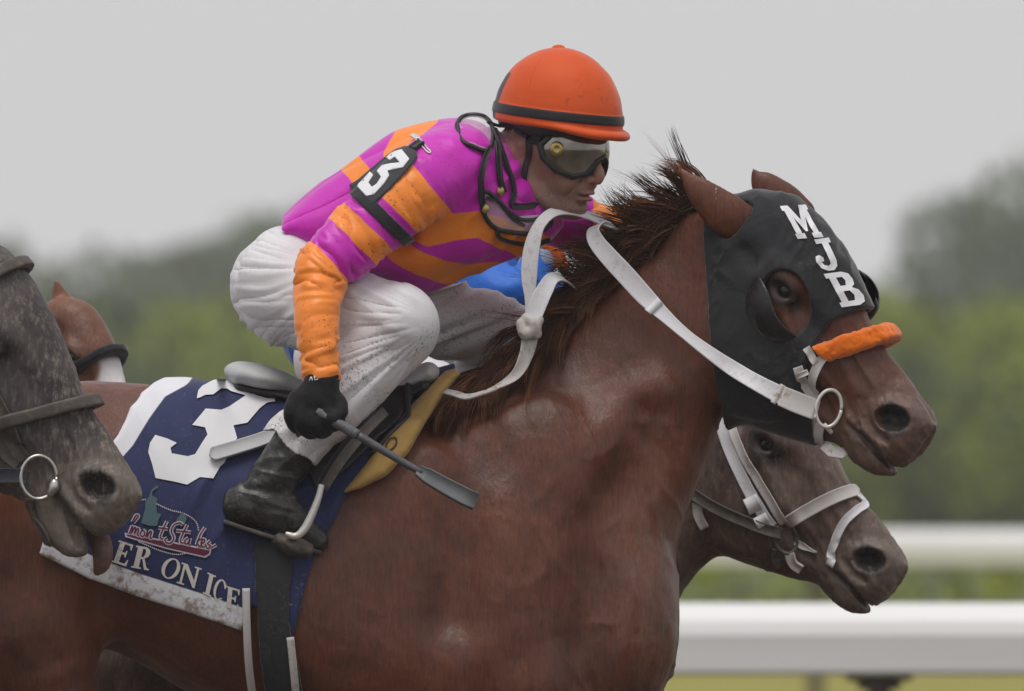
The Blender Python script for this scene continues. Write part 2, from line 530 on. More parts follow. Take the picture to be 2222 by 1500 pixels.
# ------------------------------------------------------------------ coats and leather
def coat(name, dark, mid, light, spot=None, muzzle=None, gloss=0.42, mud=None, mudamt=0.5, rotx=0.0):
    m = M(name, gloss, 0.5, 0.10)
    big = m.noise(5.0, 5, 0.6, dist=0.6)
    c = m.ramp(big, [(0.34, dark), (0.52, mid), (0.70, light)])
    hair = m.noise(170.0, 4, 0.7, m.co((1.0, 1.0, 0.13), (0, rotx, 0)))
    c = m.mix(m.math('MULTIPLY', m.ramp(hair, [(0.35, 0.0), (0.66, 1.0)]), 0.75), c, m.mix(1.0, c, (0.42, 0.42, 0.42), 'MULTIPLY'))
    dn = m.ramp(m.noise(30.0, 5, 0.75, m.co((1, 1, 0.35), (0, rotx, 0))), [(0.42, 0.0), (0.66, 1.0)])
    c = m.mix(m.math('MULTIPLY', dn, m.attr('dust')), c, (0.20, 0.150, 0.115))
    mot = m.noise(26.0, 4, 0.65)
    c = m.mix(m.math('MULTIPLY', m.ramp(mot, [(0.45, 0.0), (0.72, 1.0)]), 0.25), c, light)
    if muzzle: c = m.mix(m.attr('muzzle'), c, muzzle)
    if muzzle: c = m.mix(m.attr('skin'), c, (0.012, 0.009, 0.009))
    if spot:
        sc = m.co((1, 1, 0.35), (0, rotx, 0))
        fl = m.ramp(m.noise(85.0, 4, 0.75, sc), [(0.50, 0.0), (0.66, 1.0)])
        fl = m.math('MULTIPLY', fl, m.ramp(m.noise(9.0, 3, 0.6), [(0.35, 0.25), (0.6, 1.0)]))
        c = m.mix(m.math('MULTIPLY', fl, mudamt), c, spot)
    m.col(c)
    m.rough(m.ramp(m.noise(14.0, 3), [(0.3, gloss - 0.06), (0.7, gloss + 0.16)]))
    m.bump(hair, 0.7, 0.002); m.bump(m.noise(70.0, 4, 0.65, m.co((1.0, 1.0, 0.4), (0, rotx, 0))), 0.3, 0.004); m.bump(mot, 0.25, 0.006); m.bump(big, 0.12, 0.02)
    return m.m
MAT_CHESTNUT = coat('chestnut_coat', (0.092, 0.0235, 0.0085), (0.138, 0.037, 0.0135), (0.190, 0.056, 0.022),
                    muzzle=(0.120, 0.074, 0.056), gloss=0.40)
MAT_GREY = coat('muddy_dark_coat', (0.034, 0.027, 0.027), (0.060, 0.047, 0.046), (0.10, 0.080, 0.075), spot=(0.36, 0.30, 0.235),
                muzzle=(0.17, 0.138, 0.112), gloss=0.62, mudamt=0.55, rotx=-0.7)
MAT_BAY = coat('bay_coat', (0.048, 0.025, 0.020), (0.085, 0.044, 0.034), (0.15, 0.088, 0.066), spot=(0.27, 0.215, 0.17),
               muzzle=(0.15, 0.11, 0.088), gloss=0.5, mudamt=0.4, rotx=-0.7)
MAT_SORREL = coat('sorrel_coat', (0.13, 0.045, 0.020), (0.19, 0.068, 0.031), (0.26, 0.10, 0.05), muzzle=(0.72, 0.70, 0.68))
_e = M('horse_eye', 0.22, 0.5); _e.col((0.008, 0.005, 0.005)); MAT_EYE = _e.m
_h = M('hair_brown', 0.5, 0.35); _hc = _h.ramp(_h.attr('tone'), [(0.0, (0.022, 0.009, 0.005)), (0.45, (0.085, 0.031, 0.015)), (1.0, (0.27, 0.115, 0.055))]); _h.col(_hc); MAT_HAIR = _h.m

# ------------------------------------------------------------------ a horse's head in its own plane (X, Y, L)
def make_head(mouth=0.0):
    cth = math.cos(math.radians(22))
    lx = lambda x, s=0: 1570 + (x - s - 1570) / cth
    org = (lx(1660), 640.0); ang = math.atan2(325, 307)
    top = [(lx(x, 12), y) for x, y in [(1545, 455), (1600, 425), (1660, 424), (1725, 440), (1785, 502), (1838, 580), (1868, 645), (1895, 702), (1932, 764), (1985, 832), (2012, 874), (2022, 905)]]
    bot = [(lx(x), y) for x, y in [(1470, 560), (1500, 700), (1545, 820), (1600, 888), (1660, 912), (1740, 938), (1800, 955), (1850, 970), (1900, 985), (1950, 1000)]]
    wid = [(-235, 45), (-190, 74), (-120, 88), (-40, 98), (40, 106), (110, 98), (190, 82), (270, 66), (340, 56), (400, 54), (435, 48), (462, 34), (478, 16)]
    H = Body()
    H.add(sloft(org, ang, top, bot, wid, q=2.35, taper=((-235, 0.0), (-100, 0.05), (50, 0.06), (200, -0.02), (330, -0.10), (480, -0.05))), 0)
    U = np.array([math.cos(ang), math.sin(ang)]); Vv = np.array([math.sin(ang), -math.cos(ang)])
    def at(u, v, l): q = np.array(org) + u * U + v * Vv; return (q[0], q[1], l)
    H.at = at
    adeg = math.degrees(ang)
    H.add(ell(at(95, -105, 62), (120, 92, 34), adeg, True), 40)          # cheek
    H.add(ell(at(35, 78, 88), (52, 26, 26), adeg + 4, True), 26)         # brow
    H.add(ell(at(60, 40, 92), (40, 30, 22), adeg, True), 18)             # orbit
    H.add(chain([(*at(105, 22, 90), 12), (*at(190, -8, 78), 11), (*at(250, -22, 66), 6)], 3, sym=True), 22)   # facial crest
    H.cut(ell(at(150, 62, 104), (70, 20, 22), adeg, True), 40)           # hollow above the crest
    H.cut(ell(at(-62, 60, 108), (40, 26, 22), adeg, True), 40)           # hollow above the eye
    H.cut(ell(at(270, -45, 84), (60, 16, 22), adeg, True), 40)
    H.add(chain([(*at(150, 78, 30), 16), (*at(290, 68, 26), 14), (*at(360, 60, 22), 10)], 3, sym=True), 26)  # nasal bone
    # muzzle
    H.add(ell(at(438, 36, 24), (50, 58, 40), adeg, True), 26)            # nose end
    H.add(ell(at(452, 6, 20), (40, 46, 36), adeg, True), 22)             # upper lip
    H.add(ell(at(425 + mouth * 8, -58 - mouth * 26, 16), (62, 34, 30), adeg - 14 + mouth * 8, True), 20)  # lower lip and chin
    H.add(ell(at(375, -52 - mouth * 12, 20), (60, 30, 30), adeg + 4, True), 26)
    H.add(ell(at(406, 44, 42), (58, 42, 28), adeg - 38, True), 14)       # nostril rim
    H.cut(ell(at(416, 47, 74), (42, 28, 40), adeg - 42, True), 8)        # nostril
    H.cut(ell(at(398, 36, 60), (20, 14, 30), adeg - 60, True), 10)
    # mouth line
    m0 = [(*at(352, -36 - mouth * 3, 58), 5), (*at(392, -34 - mouth * 6, 52), 6 + mouth * 6), (*at(432, -34 - mouth * 10, 44), 6 + mouth * 10), (*at(480, -42 - mouth * 12, 26), 6 + mouth * 12)]
    H.cut(chain(m0, 4, sym=True), 7)
    H.cut(chain([(*at(452, -34, 0), 5), (*at(492, -42, 0), 7)], 2, sd=6), 6)
    H.add(chain([(*at(345, -22, 52), 9), (*at(385, -17, 53), 9), (*at(425, -17, 47), 9)], 3, sym=True), 14)  # lip fold
    H.cut(chain([(*at(330, 20, 62), 4), (*at(372, 2, 62), 5), (*at(404, -4, 60), 4), (*at(440, 4, 54), 4)], 4, sym=True), 14)   # crease under the nostril
    H.cut(chain([(*at(300, 0, 66), 4), (*at(340, -12, 62), 4), (*at(368, -22, 58), 3)], 4, sym=True), 14)
    # eye socket
    H.cut(ell(at(52, 63, 112), (26, 18, 20), adeg - 8, True), 8)
    H.add(chain([(*at(24, 64, 100), 6), (*at(38, 80, 103), 7), (*at(62, 82, 102), 7), (*at(80, 66, 97), 6)], 4, sym=True), 6)  # upper lid
    H.add(chain([(*at(24, 62, 100), 5), (*at(45, 46, 102), 6), (*at(66, 48, 100), 6), (*at(80, 64, 97), 5)], 4, sym=True), 6)
    H.eye = at(52, 64, 81)
    return H

class Inst:
    """places a head: pivot at (ax, ay, ad), yaw towards the camera, turn in the side plane, size"""
    def __init__(s, H, ax, ay, ad, yaw, turn=0.0, size=1.0, piv=(1570.0, 600.0)):
        s.H, s.a, s.size, s.piv = H, (ax, ay, ad), size, piv
        s.cy, s.sy = math.cos(math.radians(yaw)), math.sin(math.radians(yaw))
        s.ct, s.st = math.cos(math.radians(turn)), math.sin(math.radians(turn))
    def loc(s, x, y, d):
        dx, dd, Y = x - s.a[0], d - s.a[2], y - s.a[1]
        X = dx * s.cy - dd * s.sy; L = -dx * s.sy - dd * s.cy
        return s.piv[0] + (X * s.ct + Y * s.st) / s.size, s.piv[1] + (-X * s.st + Y * s.ct) / s.size, L / s.size
    def out(s, p):
        X, Y, L = (p[0] - s.piv[0]) * s.size, (p[1] - s.piv[1]) * s.size, p[2] * s.size
        Xr, Yr = X * s.ct - Y * s.st, X * s.st + Y * s.ct
        return (s.a[0] + Xr * s.cy - L * s.sy, s.a[1] + Yr, s.a[2] - Xr * s.sy - L * s.cy)
    def prim(s, H=None, bb=None):
        H = H or s.H
        if bb is None:
            c = np.array([s.out(s.H.at(u, v, l)) for u in (-260, 520) for v in (-280, 190) for l in (-130, 130)])
            bb = (c[:, 0].min(), c[:, 0].max(), c[:, 1].min(), c[:, 1].max(), c[:, 2].min(), c[:, 2].max())
        return P(lambda x, y, d: s.size * H(*s.loc(x, y, d)), bb)

def muzzle_attr(inst, V, lo=270, hi=440):
    X, Y, L = inst.loc(V[:, 0], V[:, 1], V[:, 2])
    o = np.array(inst.H.at(0, 0, 0)); e = np.array(inst.H.at(1, 0, 0)) - o; g = np.array(inst.H.at(0, 1, 0)) - o
    u = (X - o[0]) * e[0] + (Y - o[1]) * e[1]; v = (X - o[0]) * g[0] + (Y - o[1]) * g[1]
    mz = sstep(lo, hi, u + 0.25 * (40 - v)) * 0.85
    skin = np.maximum.reduce([1 - sstep(0.75, 1.15, np.sqrt(((u - 414) / 42) ** 2 + ((v - 46) / 34) ** 2)) * 1.0,
                              0.85 * (1 - sstep(0.7, 1.3, np.sqrt(((u - 52) / 46) ** 2 + ((v - 62) / 32) ** 2))),
                              0.5 * (1 - sstep(0.6, 1.4, np.sqrt(((u - 425) / 80) ** 2 + ((v + 36) / 12) ** 2)))])
    skin = np.where(np.abs(L) < 20, 0, skin)
    ok = (np.abs(L) < 120) & (u < 540) & (v > -150)
    mz = mz * ok; skin = skin * ok
    return dict(muzzle=mz, skin=np.clip(skin, 0, 1)), u, v, L

def eyeballs(inst, parent, sides=(1, -1), r=24, size=1.0):
    for sgn in sides:
        e = inst.H.eye; c = inst.out((e[0], e[1], e[2] * sgn))
        bm = bmesh.new(); bmesh.ops.create_uvsphere(bm, u_segments=24, v_segments=16, radius=r * inst.size / S)
        bm.verts.index_update()
        V = np.array([v.co for v in bm.verts]) + tw(c)[0]; F = [[v.index for v in f.verts] for f in bm.faces]; bm.free()
        mkobj('eye', V, F, MAT_EYE, parent)

HEAD = make_head(0.0)
HEAD_OPEN = make_head(1.0)

# ------------------------------------------------------------------ the chestnut racehorse
IM = Inst(HEAD, 1570, 600, -10, 22)
def horse_trunk():
    B = Body()
    top = [(-420, 1100), (-300, 960), (-150, 880), (0, 842), (110, 826), (200, 824), (330, 834), (500, 850), (700, 872), (850, 868), (960, 850), (1080, 838), (1200, 880), (1320, 990), (1400, 1140), (1446, 1300)]
    bot = [(-420, 1300), (-300, 1420), (-150, 1440), (0, 1430), (150, 1400), (235, 1396), (400, 1502), (600, 1600), (800, 1655), (950, 1680), (1100, 1690), (1250, 1670), (1380, 1600), (1446, 1440)]
    wid = [(-420 - 0, 60), (-300, 150), (-150, 225), (0, 262), (150, 270), (260, 268), (400, 292), (600, 318), (800, 300), (950, 258), (1100, 232), (1250, 206), (1380, 140), (1446, 40)]
    B.add(sloft((0, 1250), 0.0, top, bot, [(u, w) for u, w in wid], q=2.25, taper=((-420, -0.1), (300, -0.15), (700, -0.2), (1000, -0.42), (1200, -0.3), (1446, -0.1))), 0)
    nt = [(900, 858), (1000, 838), (1100, 794), (1200, 732), (1300, 652), (1400, 560), (1480, 486), (1530, 440), (1580, 420)]
    nb = [(1395, 1560), (1440, 1400), (1452, 1290), (1462, 1220), (1484, 1130), (1512, 1050), (1546, 960), (1574, 875), (1600, 800), (1640, 720)]
    B.add(sloft((1200, 1150), math.atan2(-490, 360), nt, nb,
                [(-190, 120), (-100, 190), (0, 188), (100, 160), (220, 128), (340, 104), (470, 88), (600, 80), (720, 70)],
                q=2.2, taper=((-190, 0.0), (0, -0.25), (200, -0.35), (450, -0.38), (720, -0.2))), 70)
    # muscle: shoulder, upper arm, breast, throat groove
    B.add(ell((1120, 1130, 150), (150, 270, 70), 18, True), 110)
    B.add(ell((1090, 1400, 170), (190, 220, 84), -30, True), 110)
    B.add(ell((1350, 1370, 92), (110, 190, 92), 8, True), 50)
    B.add(ell((880, 1230, 214), (200, 260, 62), 0, True), 120)
    B.add(ell((1290, 1020, 106), (70, 240, 46), 38, True), 60)
    for pts, k in (([(1345, 1080, 206, 14), (1305, 1180, 226, 16), (1270, 1290, 236, 18), (1256, 1420, 238, 20), (1262, 1560, 232, 18)], 110),
                   ([(1400, 900, 140, 4), (1380, 1000, 164, 5), (1320, 1120, 212, 5)], 90),
                   ([(1030, 980, 262, 6), (1000, 1150, 284, 8), (985, 1330, 300, 8)], 120)):
        B.cut(chain(pts, 4, sym=True), k)
    # quarters
    B.add(ell((10, 1180, 160), (230, 300, 120), 8, True), 120)
    B.add(ell((70, 1330, 200), (160, 240, 84), 14, True), 60)
    B.add(ell((-160, 1240, 150), (190, 260, 110), -10, True), 80)
    B.cut(chain([(250, 1140, 290, 12), (236, 1260, 286, 26), (232, 1370, 262, 34), (300, 1500, 240, 26)], 4, sym=True), 46)
    B.cut(chain([(20, 1360, 300, 10), (120, 1420, 300, 12), (170, 1480, 292, 10)], 4, sym=True), 40)
    # legs
    for (pts, off) in LEGS:
        B.add(chain([(x, y, dd, r) for x, y, dd, r in pts], 3), 46)
    return B
LEGS = [
    ([(1130, 1500, -150, 120), (1190, 1640, -130, 88), (1290, 1840, -110, 58), (1345, 1960, -100, 50), (1400, 2150, -100, 34), (1440, 2290, -100, 40), (1500, 2400, -100, 34), (1560, 2530, -100, 52)], 0),
    ([(1130, 1500, 150, 120), (1230, 1620, 130, 88), (1420, 1760, 110, 58), (1540, 1830, 100, 48), (1660, 1990, 100, 33), (1740, 2080, 100, 38), (1830, 2120, 100, 34), (1900, 2190, 100, 46)], 0),
    ([(40, 1380, -170, 150), (120, 1600, -160, 110), (60, 1760, -150, 72), (-60, 1900, -140, 52), (-40, 2100, -140, 36), (10, 2280, -140, 40), (70, 2400, -140, 34), (110, 2535, -140, 52)], 0),
    ([(-40, 1380, 170, 150), (-20, 1600, 160, 110), (-140, 1760, 150, 72), (-290, 1860, 140, 52), (-330, 2070, 140, 36), (-320, 2250, 140, 40), (-280, 2380, 140, 34), (-260, 2530, 140, 50)], 0),
]
TRUNK = horse_trunk()
HORSE = Body(); HORSE.ops = list(TRUNK.ops)
HORSE.add(IM.prim(), 34)
EARS = [chain([(1634, 486, -96, 24), (1612, 484, -104, 38), (1570, 464, -112, 45), (1524, 424, -114, 33), (1490, 388, -112, 15), (1465, 358, -108, 3)], 5, sd=0.42),
        chain([(1732, 466, 44, 38), (1700, 440, 40, 42), (1664, 408, 34, 32), (1644, 386, 32, 16), (1635, 367, 30, 4)], 5, sd=0.6)]
HORSE.add(EARS[0], 14); HORSE.add(EARS[1], 12)
HORSE.cut(chain([(1640, 452, -128, 6), (1580, 424, -138, 10), (1530, 394, -134, 7), (1494, 370, -124, 3)], 4), 10)
horse = empty('racehorse', (-0.35, 0, 0), 'big chestnut racehorse in the middle, wearing a black hood and number 3 cloth', 'horse')
def horse_blocks(body, blocks, attrfn, wr=None):
    VV, QQ, o = [], [], 0
    for box, vox in blocks:
        V, Q = body.mesh(box, vox)
        c = V[Q].mean(1); Q = Q[(c[:, 0] <= box[1]) & (c[:, 1] <= box[3])]
        V = relax(V, Q, 1, 0.4)
        x, y, d = V.T; n = vnormals(V, Q)
        st = (ridge(vnoise(x / 64 + y / 420, y / 330, d / 160, 8)) - 0.55) * 4.5 * sstep(640, 800, x) * sstep(860, 980, y) * sstep(1620, 1500, y) * (d < 0)
        st = st + (ridge(vnoise(x / 120 - y / 260, y / 420, d / 300, 9)) ** 2 - 0.4) * 3 * sstep(700, 900, x) * sstep(820, 1000, y) * sstep(1620, 1500, y) * (d < 0)
        st = st - 2.2 * ridge(vnoise(x / 70 + y / 300, y / 300, d / 200, 18)) ** 4 * sstep(640, 800, x) * sstep(900, 1020, y) * sstep(1620, 1500, y) * (d < 0)
        st = st + 3.0 * ridge(vnoise(x / 55 - y / 120, y / 190 + x / 300, d / 200, 19)) ** 10 * sstep(1000, 1150, x) * sstep(820, 920, y) * (d < 0)
        if wr is not None:
            uu, vv, LL = wr(V); near = sstep(300, 360, uu) * (uu < 520) * (vv > -130) * (np.abs(LL) < 110)
            st = st + near * (3.4 * (ridge(vnoise((uu * 0.5 + vv) / 15, (uu - vv) / 60, LL / 30, 14)) - 0.55) + 2.2 * (vnoise(uu / 9, vv / 9, LL / 9, 15) - 0.5))
            fc = sstep(90, 150, uu) * sstep(360, 300, uu) * (np.abs(LL) < 120) * (vv > -160)
            st = st + fc * 4.5 * (ridge(vnoise((vv + .25 * uu) / 26, uu / 130, LL / 50, 16)) ** 3 - 0.25)
        V = V + n * (st + 4.0 * (vnoise(x / 90, y / 130, d / 90, 3) - 0.5) + 2.6 * (vnoise(x / 34, y / 60, d / 34, 4) - 0.5) + 1.2 * (vnoise(x / 17, y / 17, d / 17, 6) - 0.5))[:, None]
        VV.append(V); QQ.append(Q + o); o += len(V)
    V = np.concatenate(VV); Q = np.concatenate(QQ)
    return V, Q, attrfn(V)
V, Q, A = horse_blocks(HORSE, [((-460, 1554, 330, 1562, -350, 350), 6), ((1550, 2080, 340, 1070, -330, 200), 4), ((-460, 1960, 1556, 2600, -350, 350), 11)],
                       lambda V: dict(muzzle_attr(IM, V)[0], dust=0.40 * sstep(1250, 1440, V[:, 0]) * sstep(980, 1160, V[:, 1]) + 0.35 * sstep(1780, 1900, V[:, 0]) * sstep(760, 860, V[:, 1])), lambda V: muzzle_attr(IM, V)[1:])
mkobj('body', tw(V), Q, MAT_CHESTNUT, horse, attrs=A)
eyeballs(IM, horse)
# ------------------------------------------------------------------ cloth, leather, metal
def cloth_mat(name, c, rough=0.75, weave=900, mud=0.0, mudc=(0.16, 0.11, 0.07), sheen=0.2, fold=0.0):
    m = M(name, rough, 0.3, sheen)
    k = m.mix(m.math('MULTIPLY', m.noise(18, 4), 0.35), c, tuple(v * 0.78 for v in c))
    if mud:
        s1 = m.ramp(m.noise(7, 3), [(0.45, 0.0), (0.62, 1.0)])
        s2 = m.ramp(m.noise(90, 3, 0.7), [(0.52, 0.0), (0.64, 1.0)])
        k = m.mix(m.math('MULTIPLY', m.math('MULTIPLY', s1, s2), mud), k, mudc)
    m.col(k); m.bump(m.noise(weave, 2), 0.25, 0.0006)
    if fold: m.bump(m.noise(16, 3, 0.5, dist=0.8), fold, 0.02)
    return m
def leather_mat(name, c, rough=0.42, mud=0.3, mudc=(0.20, 0.165, 0.13)):
    m = M(name, rough, 0.5)
    k = m.mix(m.math('MULTIPLY', m.ramp(m.noise(40, 4, 0.7), [(0.5, 0.0), (0.75, 1.0)]), mud), c, mudc)
    m.col(k); m.rough(m.ramp(m.noise(25, 3), [(0.3, rough - 0.1), (0.7, rough + 0.2)])); m.bump(m.noise(260, 3), 0.3, 0.0008); m.bump(m.noise(30, 3), 0.25, 0.004)
    return m.m
MAT_HOOD = cloth_mat('black_hood_cloth', (0.021, 0.022, 0.025), 0.8, 1200, 0.35, (0.09, 0.08, 0.07), 0.35, 0.25).m
MAT_PRINT = cloth_mat('white_print', (0.78, 0.78, 0.80), 0.7, 1100).m
MAT_CREAM = cloth_mat('dusty_print', (0.62, 0.58, 0.53), 0.8, 1100, 0.6).m
MAT_FLEECE = cloth_mat('orange_fleece', (1.0, 0.205, 0.006), 0.95, 260, sheen=0.6)
MAT_FLEECE.bump(MAT_FLEECE.noise(420, 4, 0.7), 0.9, 0.004); MAT_FLEECE = MAT_FLEECE.m
MAT_WHITE_STRAP = cloth_mat('white_leather', (0.70, 0.69, 0.71), 0.5, 700, 0.35, (0.33, 0.28, 0.22), 0.1).m
MAT_DIRTY_STRAP = cloth_mat('dirty_white_leather', (0.55, 0.52, 0.50), 0.55, 500, 0.9, (0.26, 0.20, 0.15), 0.1).m
MAT_BLACK_LEATHER = leather_mat('black_leather', (0.018, 0.018, 0.019), 0.42, 0.18, (0.12, 0.115, 0.105))
MAT_GREY_LEATHER = leather_mat('worn_grey_leather', (0.46, 0.465, 0.47), 0.65, 0.5, (0.56, 0.56, 0.56))
MAT_MUD_LEATHER = leather_mat('muddy_leather', (0.075, 0.062, 0.052), 0.6, 0.7, (0.19, 0.155, 0.12))
MAT_VINYL = leather_mat('black_vinyl', (0.012, 0.012, 0.013), 0.25, 0.08)
_s = M('steel', 0.28, 0.5); _s.col((0.55, 0.54, 0.50)).flag('Metallic', 1.0); _s.rough(_s.ramp(_s.noise(60, 3), [(0.3, 0.2), (0.7, 0.5)])); MAT_STEEL = _s.m
_s = M('brass', 0.35, 0.5); _s.col((0.46, 0.36, 0.14)).flag('Metallic', 0.9); MAT_BRASS = _s.m
_s = M('white_metal', 0.35, 0.5); _s.col((0.70, 0.67, 0.62)).flag('Metallic', 0.3); MAT_PALEMETAL = _s.m

def build(body, box, vox, name, mat, parent=None, rel=2, disp=None, attrs=None, crop=None, origin=None):
    V, Q = body.mesh(box, vox)
    if rel: V = relax(V, Q, rel, 0.45)
    if disp is not None:
        V = V + vnormals(V, Q) * disp(V[:, 0], V[:, 1], V[:, 2])[:, None]
    A = attrs(V) if attrs else None
    return mkobj(name, tw(V), Q, mat, parent, attrs=A, origin=origin)

# ------------------------------------------------------------------ black hood with cups and letters
HEADSKIN = Body(); HEADSKIN.ops = [o for o in TRUNK.ops[:2]] + [('u', IM.prim(), 34)]
def nl(x, y, L):
    return (1570 + ((x - 1570) + L * IM.sy) / IM.cy, y)
hood_poly = poly_sd([nl(1500, 380, 0), nl(1536, 470, 55), nl(1535, 560, 75), nl(1547, 700, 84), nl(1557, 800, 80), nl(1572, 880, 66), nl(1580, 980, 0),
                     nl(1700, 1010, 0), nl(1750, 975, 45), nl(1757, 930, 62), nl(1763, 880, 68), nl(1748, 822, 76), nl(1766, 750, 78), nl(1800, 705, 58),
                     nl(1840, 684, 28), nl(1880, 672, 0), nl(1990, 640, 0), nl(1900, 480, 0), nl(1750, 370, 0), nl(1560, 340, 0)])
eye_c = HEAD.at(76, 46, 0)
def hood_extra(f, x, y, d, b):
    X, Y, L = IM.loc(x, y, d)
    hp = hood_poly(X, Y)
    f = smax(f, hp, 3)
    e = (np.sqrt(((X - eye_c[0]) / 54) ** 2 + ((Y - eye_c[1]) / 76) ** 2) - 1) * 54
    e = np.where(np.abs(L) > 35, e, 60)
    f = smax(f, -e, 4)
    for ear in EARS: f = smax(f, -(ear.fn(x, y, d) - 5), 5)
    return f
HOOD = shell(HEADSKIN, 8.0, 4.2, None, hood_extra)
hood_t = empty('blinker_hood', tuple(tw([(1640, 900, -20)])[0]), 'black cloth hood with eye cups and white MJB letters on the chestnut head', 'horse hood')
def hood_disp(x, y, d):
    w = 3.4 * (ridge(vnoise(x / 26 + y / 50, y / 60 - x / 70, d / 60, 11)) - 0.5) * (0.35 + sstep(640, 520, y) + sstep(60, 140, np.hypot(x - 1700, y - 650)) * sstep(200, 140, np.hypot(x - 1700, y - 650))) + 3.0 * (vnoise(x / 80, y / 80, d / 80, 12) - 0.5)
    return w
build(HOOD, (1490, 1930, 400, 985, -230, 150), 3.2, 'hood_cloth', MAT_HOOD, hood_t, 2, hood_disp)
HOODTOP = Body(); HOODTOP.ops = [('u', P(lambda x, y, d: HEADSKIN(x, y, d) - 13.2 - hood_disp(x, y, d), None), 0)]

def glyph(unit, o, ex, ey):
    f = lambda ring: [(o[0] + a * ex[0] + b * ey[0], o[1] + a * ex[1] + b * ey[1]) for a, b in ring]
    if isinstance(unit, tuple): return (f(unit[0]), [f(r) for r in unit[1]])
    return f(unit)
G_M = [(0, 0), (.3, 0), (.5, .45), (.7, 0), (1, 0), (1, .15), (.93, .15), (.93, .85), (1, .85), (1, 1), (.64, 1), (.64, .85), (.72, .85), (.72, .36), (.55, .8), (.45, .8), (.28, .36), (.28, .85), (.36, .85), (.36, 1), (0, 1), (0, .85), (.07, .85), (.07, .15), (0, .15)]
G_J = [(.35, 0), (1, 0), (1, .15), (.88, .15), (.88, .7), (.8, .88), (.6, 1), (.32, 1), (.1, .9), (0, .7), (.08, .53), (.26, .5), (.38, .58), (.34, .7), (.22, .7), (.28, .82), (.42, .85), (.56, .79), (.6, .66), (.6, .15), (.35, .15)]
G_B = ([(0, 0), (.65, 0), (.88, .08), (.93, .25), (.88, .4), (.74, .48), (.93, .56), (1, .74), (.93, .92), (.7, 1), (0, 1), (0, .86), (.1, .86), (.1, .14), (0, .14)],
       [[(.36, .15), (.58, .15), (.64, .26), (.56, .4), (.36, .4)], [(.36, .56), (.6, .56), (.68, .7), (.6, .85), (.36, .85)]])
decal('letter', [glyph(G_M, (1690, 450), (56, -4), (38, 71))], HOODTOP, MAT_PRINT, hood_t, 1.2, 6)
decal('letter', [glyph(G_J, (1746, 524), (49, -6), (32, 68))], HOODTOP, MAT_PRINT, hood_t, 1.2, 6)
decal('letter', [glyph(G_B, (1784, 597), (57, -8), (39, 72))], HOODTOP, MAT_PRINT, hood_t, 1.2, 6)

def cup_field(sgn):
    c = HEAD.at(66, 36, 78) if sgn > 0 else HEAD.at(112, 108, 100); lr = 62 if sgn > 0 else 70; keep = 0 if sgn > 0 else 48; ra, rb_ = (88, 92) if sgn > 0 else (66, 62); n = np.array([0.80, -0.60])
    def fn(x, y, d):
        X, Y, L = IM.loc(x, y, d); L = L * sgn
        a, b, e = (X - c[0]) / ra, (Y - c[1]) / rb_, (L - c[2]) / lr
        k0 = np.sqrt(a * a + b * b + e * e)
        f = np.abs((k0 - 1) * 70) - 3.2
        s = (X - c[0]) * n[0] + (Y - c[1]) * n[1] + 0.10 * np.sin((Y - c[1]) / 26.0) * 90
        f = smax(f, s - keep, 3)
        f = smax(f, -(L - c[2]) - 4, 3)
        rim = np.sqrt((np.sqrt((a * 70) ** 2 + (b * 70) ** 2) - 70) ** 2 + ((L - c[2]) + 2) ** 2) - 5
        f = smin(f, smax(rim, s - keep - 4, 3), 3)
        return f
    B = Body(); B.ops = [('u', P(fn, None), 0)]; return B
build(cup_field(1), (1600, 1800, 540, 760, -210, -40), 3, 'blinker_cup', MAT_VINYL, hood_t, 1)
build(cup_field(-1), (1720, 1990, 540, 770, -60, 220), 3, 'blinker_cup', MAT_VINYL, hood_t, 1)

# ------------------------------------------------------------------ bridle with orange roll
bridle = empty('bridle', tuple(tw([(1780, 1000, -120)])[0]), 'white bridle straps and bit ring with an orange fleece noseband on the chestnut head', 'bridle')
hu = np.array(HEAD.at(1, 0, 0)[:2]) - np.array(HEAD.at(0, 0, 0)[:2]); hv = np.array(HEAD.at(0, 1, 0)[:2]) - np.array(HEAD.at(0, 0, 0)[:2]); ho = np.array(HEAD.at(0, 0, 0)[:2])
def uvl(inst, x, y, d):
    X, Y, L = inst.loc(x, y, d); X = X - ho[0]; Y = Y - ho[1]
    return X * hu[0] + Y * hu[1], X * hv[0] + Y * hv[1], L
def roll_extra(f, x, y, d, b):
    u, v, L = uvl(IM, x, y, d)
    s = np.abs(u - 194 - 0.42 * v) - 25
    q = np.sqrt(np.maximum(s + 14, 0) ** 2 + np.maximum(np.abs(b - 10) , 0) ** 2) - 14
    return smax(q, 26 - v, 5)
ROLL = shell(HEADSKIN, 8, 12, None, roll_extra)
build(ROLL, (1740, 1960, 670, 830, -260, 80), 3.2, 'noseband_roll', MAT_FLEECE, bridle, 1,
      lambda x, y, d: 4.5 * (vnoise(x / 7, y / 7, d / 7, 21) - 0.5) + 5.0 * (vnoise(x / 22, y / 22, d / 22, 22) - 0.5))
for pts, w in (([(1746, 756), (1756, 772), (1766, 790)], 17), ([(1784, 776), (1768, 800), (1760, 828), (1766, 858)], 20), ([(1729, 797), (1738, 824), (1752, 848), (1768, 870)], 23)):
    dmesh('cheek_strap', strap_on(HOODTOP, pts, w, 3.5, lift=2.5), MAT_DIRTY_STRAP, bridle)
dmesh('buckle', strap_on(HOODTOP, [(1729, 814), (1750, 806)], 12, 6, lift=7), MAT_PALEMETAL, bridle)
rc = np.array([1795.0, 887.0]); rd = hit(HEADSKIN, [1790], [900])[0] - 26
t = np.linspace(0, 2 * np.pi, 37)
ring = np.column_stack([rc[0] + 27 * np.cos(t) - 7 * np.sin(t), rc[1] + 40 * np.sin(t) + 4 * np.cos(t), rd + 6 * np.cos(t)])
